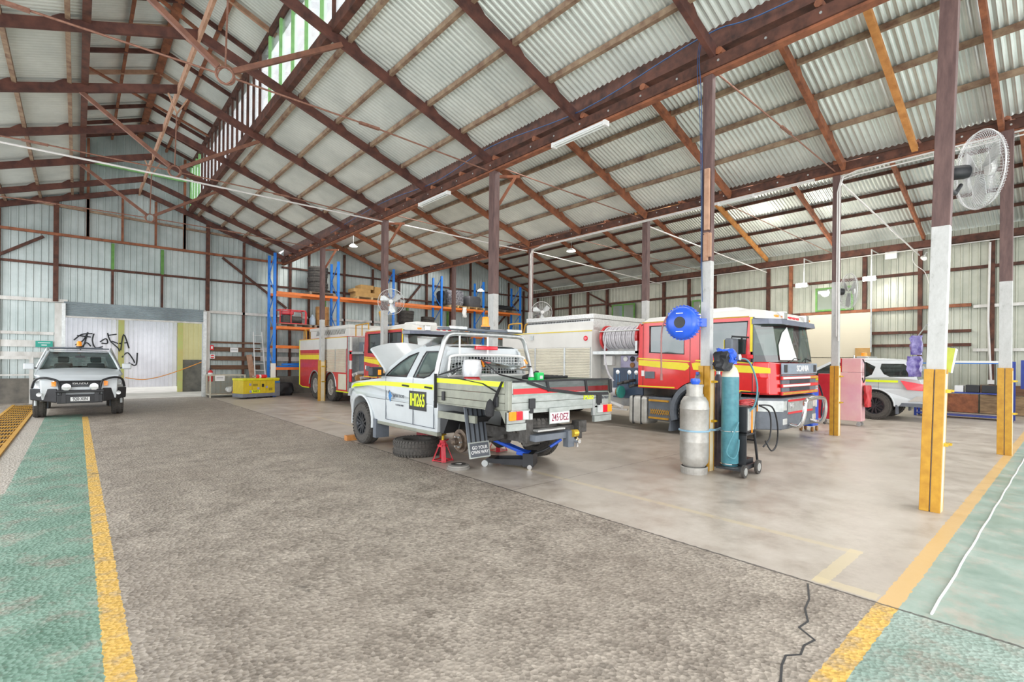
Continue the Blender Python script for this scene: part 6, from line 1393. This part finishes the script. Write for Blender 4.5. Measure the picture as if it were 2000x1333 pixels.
MB().hexa([(7.19, .93, 1.51), (7.2, .918, 1.51), (7.215, .918, 1.51), (7.205, .93, 1.51)], [(7.22, .895, 1.78), (7.232, .88, 1.765), (7.25, .88, 1.765), (7.24, .895, 1.78)]).build('page_edge', M['signwhite'], nb)
tag(MB().box(7.16, 7.17, .95, 1.02, 2.05, 2.55).build('notice', M['signwhite']), 'white notice taped on the side of the nearest post', 'notice')

# ------------------------------------------------------------------ far corner: cage, generator, ladder, signs
G = thing('generator', 'yellow and grey skid generator with number on its side near the end wall', 'generator', (4.88, 21.45, 0), .28); G.scale = (.92, 1, 1)
MB().box(0, 1.62, 0, .75, .2, .72).build('canopy', M['genyellow'], G, bevel=.01)
MB().box(-.02, 1.64, -.02, .77, .72, .8).build('top_cover', mat('bright_yellow_top', (.8, .78, .03), .4), G, bevel=.01)
MB().box(-.02, 1.66, -.01, .76, .06, .2).build('skid_base', mat('slate_base', (.2, .22, .27), .5), G, bevel=.01); MB().box(1.42, 1.66, -.015, .765, .1, .68).build('end_panel', mat('slate_end', (.2, .22, .25), .5), G)
mb = MB()
for x in (.38, .74, 1.0): mb.box(x, x + .006, -.004, 0, .22, .7)
for k in range(6): mb.box(1.14, 1.3, -.004, 0, .3 + k * .02, .308 + k * .02)
for k in range(5): mb.box(.42, .64, -.004, 0, .5 + k * .02, .508 + k * .02)
mb.build('panel_lines', M['dark_metal'], G)
MB().box(.82, .92, -.006, 0, .45, .58).build('control_window', M['black'], G); MB().box(1.43, 1.65, -.02, -.015, .6, .66).build('blue_label', M['logoblue'], G)
for x, z in ((.26, .52), (.62, .36), (1.0, .4), (.28, .24)): MB().box(x, x + .09, -.006, 0, z, z + .09).build('label', mat('lilac_label', (.4, .4, .65), .5), G)
MB().box(.36, .74, -.006, 0, .24, .34).build('number_decal', M['fluoro'], G); text('fleet_number', 'IHI433', .11, M['black'], G, (.55, -.008, .29), (PI / 2, 0, 0), .002, .85, .001)
for x in (.3, .6, 1.1, 1.35): MB().cyl((x, .1, .04), (x, .16, .04), .04).build('roller_wheel', M['black'], G)
MB().cyl((.8, .3, .8), (.8, .3, .9), .02).build('exhaust_stub', M['steel'], G)
e = thing('fire_extinguisher', 'red fire extinguisher lying on top of the yellow generator', 'fire extinguisher', (5.45, 21.82, .87), .28); MB().lathe([(0, 0), (.07, .0), (.075, .03), (.075, .36), (.05, .42), (0, .43)], (0, 0, 0), (1, 0, 0), 20).build('cylinder', M['signred'], e, smooth=True); MB().cyl((-.12, 0, 0), (0, 0, 0), .025).box(-.15, -.05, -.03, .03, -.01, .03).build('valve', M['steel'], e); MB().lathe([(.077, .08), (.077, .16)], (0, 0, 0), (1, 0, 0), 20, caps=False).build('label', M['signwhite'], e)
e = thing('fire_extinguisher', 'red fire extinguisher with white band hanging by the far door', 'fire extinguisher', (4.17, 23.72, .62)); MB().lathe([(0, 0), (.085, .0), (.09, .03), (.09, .4), (.05, .47), (0, .48)], (0, 0, 0), n=20).build('cylinder', M['signred'], e, smooth=True); MB().lathe([(.092, .3), (.092, .37)], (0, 0, 0), n=20, caps=False).build('white_band', M['signwhite'], e); MB().cyl((0, 0, .47), (0, 0, .53), .02).box(-.03, .07, -.02, .02, .52, .55).build('valve', M['black'], e)
K = thing('wire_cage', 'cream wire mesh stillage cage holding machine parts beside the far door', 'cage', (4.02, 22.9, 0))
mb = MB()
for x in (0, 1.25):
    for y in (0, .75): mb.box(x - .025, x + .025, y - .025, y + .025, 0, .92)
for z in (.12, .9):
    for y in (0, .75): mb.box(0, 1.25, y - .02, y + .02, z - .02, z + .02)
    for x in (0, 1.25): mb.box(x - .02, x + .02, 0, .75, z - .02, z + .02)
mb.build('frame', M['purlin'] if False else mat('cream_frame', (.6, .56, .45), .6), K)
mb = MB(); x = .05
while x < 1.25: mb.cyl((x, .75, .12), (x, .75, .9), .004, n=4); mb.cyl((x, 0, .12), (x, 0, .5), .004, n=4) if x > .3 else None; x += .05
z = .17
while z < .9: mb.cyl((0, .75, z), (1.25, .75, z), .004, n=4); mb.cyl((0, 0, z), (0, .75, z), .004, n=4); z += .06
mb.build('mesh', mat('cream_wire', (.55, .48, .35), .6), K)
MB().box(0, 1.25, 0, .75, .1, .12).build('base', M['oldpallet'], K)
pr = thing('cut_off_saw', 'grey and orange petrol cut-off saw inside the wire cage', 'saw', (4.75, 23.2, .13)); MB().lathe([(0, -.02), (.1, -.02), (.14, 0), (.1, .02), (0, .02)], (0, 0, .16), (.2, 1, 0), 24).build('wheel', M['steel'], pr); MB().beam((.05, .1, .15), (.4, .1, .42), .14, .16).build('saw_body', M['steel'], pr, bevel=.02); MB().box(.15, .28, .0, .15, .0, .1).build('saw_base', M['amber'], pr)
for i, (x, z, w, h, m_, l) in enumerate(((4.23, 2.03, .13, .2, 'signred', 'small red and white fire extinguisher sign beside the far door'), (4.25, 1.66, .18, .18, 'signwhite', 'round-printed white warning sign below the red sign beside the far door'), (5.06, 1.95, .3, .2, 'signwhite', 'white notice on the brown boards by the far door'))):
    s_ = thing('wall_sign', l, 'sign', (x, 23.82, z)); MB().box(-w / 2, w / 2, -.01, 0, -h / 2, h / 2).build('sign_plate', M[m_], s_)
    if i == 0: MB().box(-.03, .03, -.014, -.01, -.05, .06).build('sign_symbol', M['signwhite'], s_)
    elif i == 1: MB().lathe([(0, 0), (.075, 0), (.075, .003), (0, .003)], (0, -.01, .0), (0, -1, 0), 20).build('sign_symbol', M['signred'], s_); MB().box(-.08, .08, -.018, -.013, -.02, .02).build('sign_band', M['signwhite'], s_)
    else: text('sign_text', 'NOTICE', .06, M['inkgrey'], s_, (0, -.011, .05), (PI / 2, 0, 0), .001) if False else MB().box(-.12, .12, -.012, -.01, .02, .035).box(-.12, .12, -.012, -.01, -.03, -.02).build('print_lines', M['inkgrey'], s_)
s_ = thing('wall_sign', 'white notice tied to the wire cage', 'sign', (4.35, 22.86, .78)); MB().box(-.17, .17, -.008, 0, -.11, .11).build('sign_plate', M['signwhite'], s_); MB().box(-.12, .12, -.01, -.008, .03, .045).box(-.12, .12, -.01, -.008, -.03, -.02).build('print_lines', M['inkgrey'], s_)
s_ = thing('wall_sign', 'green emergency sign on the white rails at far left', 'sign', (-.86, 23.8, 2.03)); MB().box(-.22, .22, -.01, 0, -.11, .11).build('sign_plate', M['signgreen'], s_); MB().box(-.16, .16, -.013, -.01, .03, .055).box(-.07, .07, -.013, -.01, -.05, -.02).build('print_lines', M['signwhite'], s_)
s_ = thing('wall_sign', 'white paper notice tied to the first blue rack upright', 'sign', (6.22, 22.36, 1.1)); MB().box(-.1, .1, -.008, 0, -.3, .3).build('sign_plate', M['signwhite'], s_)
ld = thing('ladder', 'aluminium ladder leaning against the end wall beside the blue rack', 'ladder', (5.95, 23.3, 0))
mb = MB()
for s in (-1, 1): mb.beam((s * .22, -.25, .02), (s * .17, .45, 2.75), .03, .07)
mb.build('stiles', M['plastic_white'], ld); mb = MB()
for k in range(9): t = (k + .5) / 9; mb.cyl((-.2, -.25 + .7 * t, .02 + 2.73 * t), (.2, -.25 + .7 * t, .02 + 2.73 * t), .014, n=8)
mb.build('rungs', M['plastic_white'], ld)
tag(MB().beam((5.78, 23.3, .02), (5.62, 23.75, 1.75), .22, .03, up=(0, -1, 0)).build('plank', M['pale_timber']), 'short pale plank leaning on the wall next to the ladder', 'plank')
hrl = thing('handrail', 'white tubular handrail at the far left in front of the end wall', 'handrail', (0, 0, 0)); MB().box(-3.4, -1.15, 23.25, 23.3, 1.5, 1.6).box(-3.4, -1.2, 23.25, 23.3, .95, 1.0).build('rails', M['white_paint'], hrl); MB().box(-1.2, -1.1, 23.22, 23.32, 0, 1.6).build('rail_post', M['white_paint'], hrl)

# ------------------------------------------------------------------ lights and fans
def highbay(x, y, z, label):
    t = thing('high_bay_light', label, 'light', (x, y, z)); MB().lathe([(0, .1), (.06, .1), (.16, .03), (.17, 0), (.15, 0)], (0, 0, 0), n=24, caps=False).build('housing', M['steel'], t); MB().lathe([(0, .004), (.15, .004), (.15, .0), (0, 0)], (0, 0, 0), n=24).build('lens', M['lamp'], t); MB().cyl((0, 0, .1), (0, 0, .5), .006, n=6).build('hanger', M['steel'], t)
highbay(8.35, 19.3, 6.15, 'round glowing high bay light hanging above the faded fire truck'); highbay(13.6, 12.3, 5.63, 'round glowing high bay light hanging above the white truck body'); highbay(14.2, 18.5, 4.85, 'far glowing high bay light in front of the wrapped pallets')
for x, y, z, l in ((21.3, 7.15, 4.62, 'square glowing floodlight on the right wall above the red cab'), (21.3, 4.95, 4.62, 'glowing floodlight on a pole above the white wagon')):
    t = thing('floodlight', l, 'light', (x, y, z)); MB().box(-.12, .12, -.17, .17, 0, .08).build('housing', M['steel'], t, bevel=.01); MB().hexa([(-.16, -.19, -.06), (-.12, -.19, -.06), (-.12, .19, -.06), (-.16, .19, -.06)], [(-.16, -.19, .09), (-.12, -.19, .09), (-.12, .19, .09), (-.16, .19, .09)]).box(-.11, .11, -.15, .15, -.012, -.002).build('lens', M['lamp'], t); MB().cyl((.15, 0, -2.6 if y < 6 else 0), (.15, 0, 1.1), .025, n=8).build('pole', M['steel'], t); MB().tube([(.15, 0, 1.08), (1.1, 0, 1.08)], .02, 6).build('wall_bracket', M['steel'], t)
for x, ya, yb, z, l in ((6.86, 5.42, 6.67, 5.72, 'white fluorescent batten under the left beam nearest the camera'), (6.86, 10.27, 11.6, 5.72, 'white fluorescent batten farther along the left beam'), (12.64, 5.35, 6.25, 5.745, 'white fluorescent batten under the right beam behind the reel post')):
    t = thing('batten_light', l, 'light', (x, (ya + yb) / 2, z)); h = (yb - ya) / 2; MB().box(-.05, .05, -h, h, 0, .05).build('housing', M['white'], t, bevel=.005)
    MB().cyl((-.035, -h, -.02), (-.035, h, -.02), .013).cyl((.035, -h, -.02), (.035, h, -.02), .013).build('tube', M['tube'], t); MB().box(-.06, .06, -h - .02, -h + .03, -.04, .05).box(-.06, .06, h - .03, h + .02, -.04, .05).build('end_cap', M['plastic_white'], t)
def fan(loc, R_, ax, label, arm, n=44):
    t = thing('wall_fan', label, 'fan', loc); ax = V(ax).normalized(); sd, uu = frame(ax)
    cage = MB()
    for s, dep in ((1, .09), (-1, .09)):
        for k in range(n):
            a = 2 * PI * k / n; d = sd * math.cos(a) + uu * math.sin(a)
            cage.tube([d * R_ * .16 + ax * s * (dep + .02), d * R_ * .7 + ax * s * dep, d * R_ * .95 + ax * s * dep * .5, d * R_], .0018, 4)
        for rr, dd_ in ((.25, dep + .015), (.5, dep + .01), (.75, dep * .9)): cage.circle((ax * s * dd_)[:], ax, R_ * rr, .0018, 40, 4)
    cage.circle((0, 0, 0), ax, R_, .008, 48, 6); cage.build('guard', M['wire'], t)
    bl = MB()
    for k in range(3):
        a = 2 * PI * k / 3 + .4; pts = []
        for (rr, da) in ((.12, -.5), (.5, -.42), (.85, -.3), (.9, .1), (.7, .35), (.35, .45), (.12, .5)):
            aa = a + da; d = sd * math.cos(aa) + uu * math.sin(aa); pts.append(d * R_ * rr + ax * (.04 * da))
        bl.hexa(pts, [p + ax * .004 for p in pts])
    bl.build('blades', M['steel'], t)
    MB().lathe([(0, -.02), (R_ * .16, -.02), (R_ * .16, .02), (0, .03)], (ax * .1)[:], ax, 20).build('hub_badge', M['plastic_white'], t)
    MB().lathe([(0, 0), (.07, 0), (.08, .05), (.08, .16), (.05, .2), (0, .2)], (-ax * .1)[:], -ax, 20).build('motor', M['black'], t, smooth=True)
    MB().tube([V(p) - V(loc) for p in arm], .022, 10).build('arm', M['black'], t, smooth=True)
    return t
fan((7.86, .78, 3.86), .44, (.55, -.83, .05), 'big wire-guarded fan on a black arm from the nearest post', [(7.17, 1.0, 4.2), (7.22, 1.0, 3.9), (7.24, 1.0, 3.66), (7.3, .99, 3.58), (7.55, .95, 3.56), (7.76, .93, 3.7)], 80)
MB().box(-.01, .05, -.05, .05, 0, .2).build('bracket', M['grey_plastic'], None) if False else None
fan((7.02, 13.5, 3.32), .38, (-.5, -.85, 0), 'wire fan on the post in front of the faded fire truck cab', [(7.05, 13.94, 3.5), (7.05, 13.8, 3.3), (7.08, 13.7, 3.3)])
fan((13.0, 3.42, 3.22), .4, (.6, -.8, 0), 'wire fan on the post beside the tool cabinet', [(12.84, 3.55, 3.0), (12.9, 3.6, 3.1), (12.95, 3.55, 3.2)])
fan((12.95, 13.15, 3.4), .4, (-.5, -.85, 0), 'wire fan showing above the white truck locker', [(12.83, 13.5, 3.2), (12.9, 13.4, 3.3), (13.0, 13.3, 3.4)])
mt_ = None
cm = thing('security_camera', 'small white security camera with looping cable at the top of the right wall', 'camera', (21.9, 3.55, 5.3)); MB().cyl((-.25, -.05, -.1), (.1, .05, 0), .07).build('camera_body', M['plastic_white'], cm); MB().tube([(.05, 0, .05), (.3, 0, .2), (.58, 0, .25)], .02, 6).build('camera_bracket', M['plastic_white'], cm); MB().tube(bez([(.3, .1, .3), (.0, .3, .2), (-.1, .25, -.2), (.1, 0, -.5), (.2, -.1, -.9)], 5), .012, 6).build('cable', M['pvc'], cm)
tag(MB().box(22.36, 22.46, 4.4, 4.75, 5.45, 5.72).build('junction_box', M['plastic_white']), 'white square junction box under the right eave', 'box')
tag(MB().tube([(22.35, 1.95, 5.6), (22.35, 1.98, 3.0), (22.33, 1.9, 1.1)], .03, 8).box(22.3, 22.38, 1.82, 1.98, .98, 1.12).build('power_lead', M['pvc']), 'white conduit dropping to a power point on the right wall', 'conduit')

# ------------------------------------------------------------------ light
w = bpy.data.worlds.new('world'); SC.world = w; w.use_nodes = True; nt = w.node_tree
bg = nt.nodes['Background']; tc = N(nt, 'ShaderNodeTexCoord'); sp = N(nt, 'ShaderNodeSeparateXYZ'); nt.links.new(tc.outputs['Generated'], sp.inputs[0])
nt.links.new(ramp(nt, sp.outputs[2], [(.0, (.85, .88, .92)), (.5, (.95, .98, 1)), (1, (.8, .9, 1))]), bg.inputs[0]); bg.inputs[1].default_value = 1.7
def area(loc, rot, sx, sy, e, col=(1, .98, .95)):
    l = bpy.data.lights.new('area', 'AREA'); l.shape = 'RECTANGLE'; l.size = sx; l.size_y = sy; l.energy = e; l.color = col
    o = bpy.data.objects.new('added_fill_panel', l); COL.objects.link(o); o.location = loc; o.rotation_euler = rot; return o  # added fill lamps to brighten the interior
area((-4.4, 11, 3.2), (0, -PI / 2, 0), 5, 24, 820, (.95, .98, 1)).visible_camera = True  # added fill from the unseen left side, in place of daylight
area((8.0, 11, 6.6), (0, .0, 0), .9, 24, 380)  # added fill tucked behind the left beam
area((15.2, 11, 6.75), (0, .0, 0), 2.2, 24, 700)  # added fill tucked behind the right beam
area((8, -4.0, 3.5), (PI / 2, 0, 0), 26, 6, 640, (1, .99, .97))  # added fill from behind the camera
area((1.8, -3.0, 1.2), (PI / 2 + .35, 0, 0), 7, 2, 210, (1, .99, .97))  # added fill tilted up at the central roof
def point(loc, e, r=.15, col=(1, .97, .88)):
    l = bpy.data.lights.new('lamp', 'POINT'); l.energy = e; l.shadow_soft_size = r; l.color = col
    o = bpy.data.objects.new('lamp_light', l); COL.objects.link(o); o.location = loc
for p in ((20.95, 7.15, 4.6), (20.95, 4.95, 4.6)): point(p, 130)
for p in ((8.35, 19.3, 6.0), (13.6, 12.3, 5.5), (14.2, 18.5, 4.7)): point(p, 60)
area((18.5, 11, .6), (PI, 0, 0), 5, 20, 1, (1, .99, .97)) if False else None
SC.view_settings.view_transform = 'Standard'; SC.view_settings.look = 'None'; SC.view_settings.exposure = 0.1
SC.cycles.max_bounces = 8; SC.cycles.diffuse_bounces = 5; SC.cycles.transparent_max_bounces = 16
SC.cycles.sample_clamp_indirect = 6
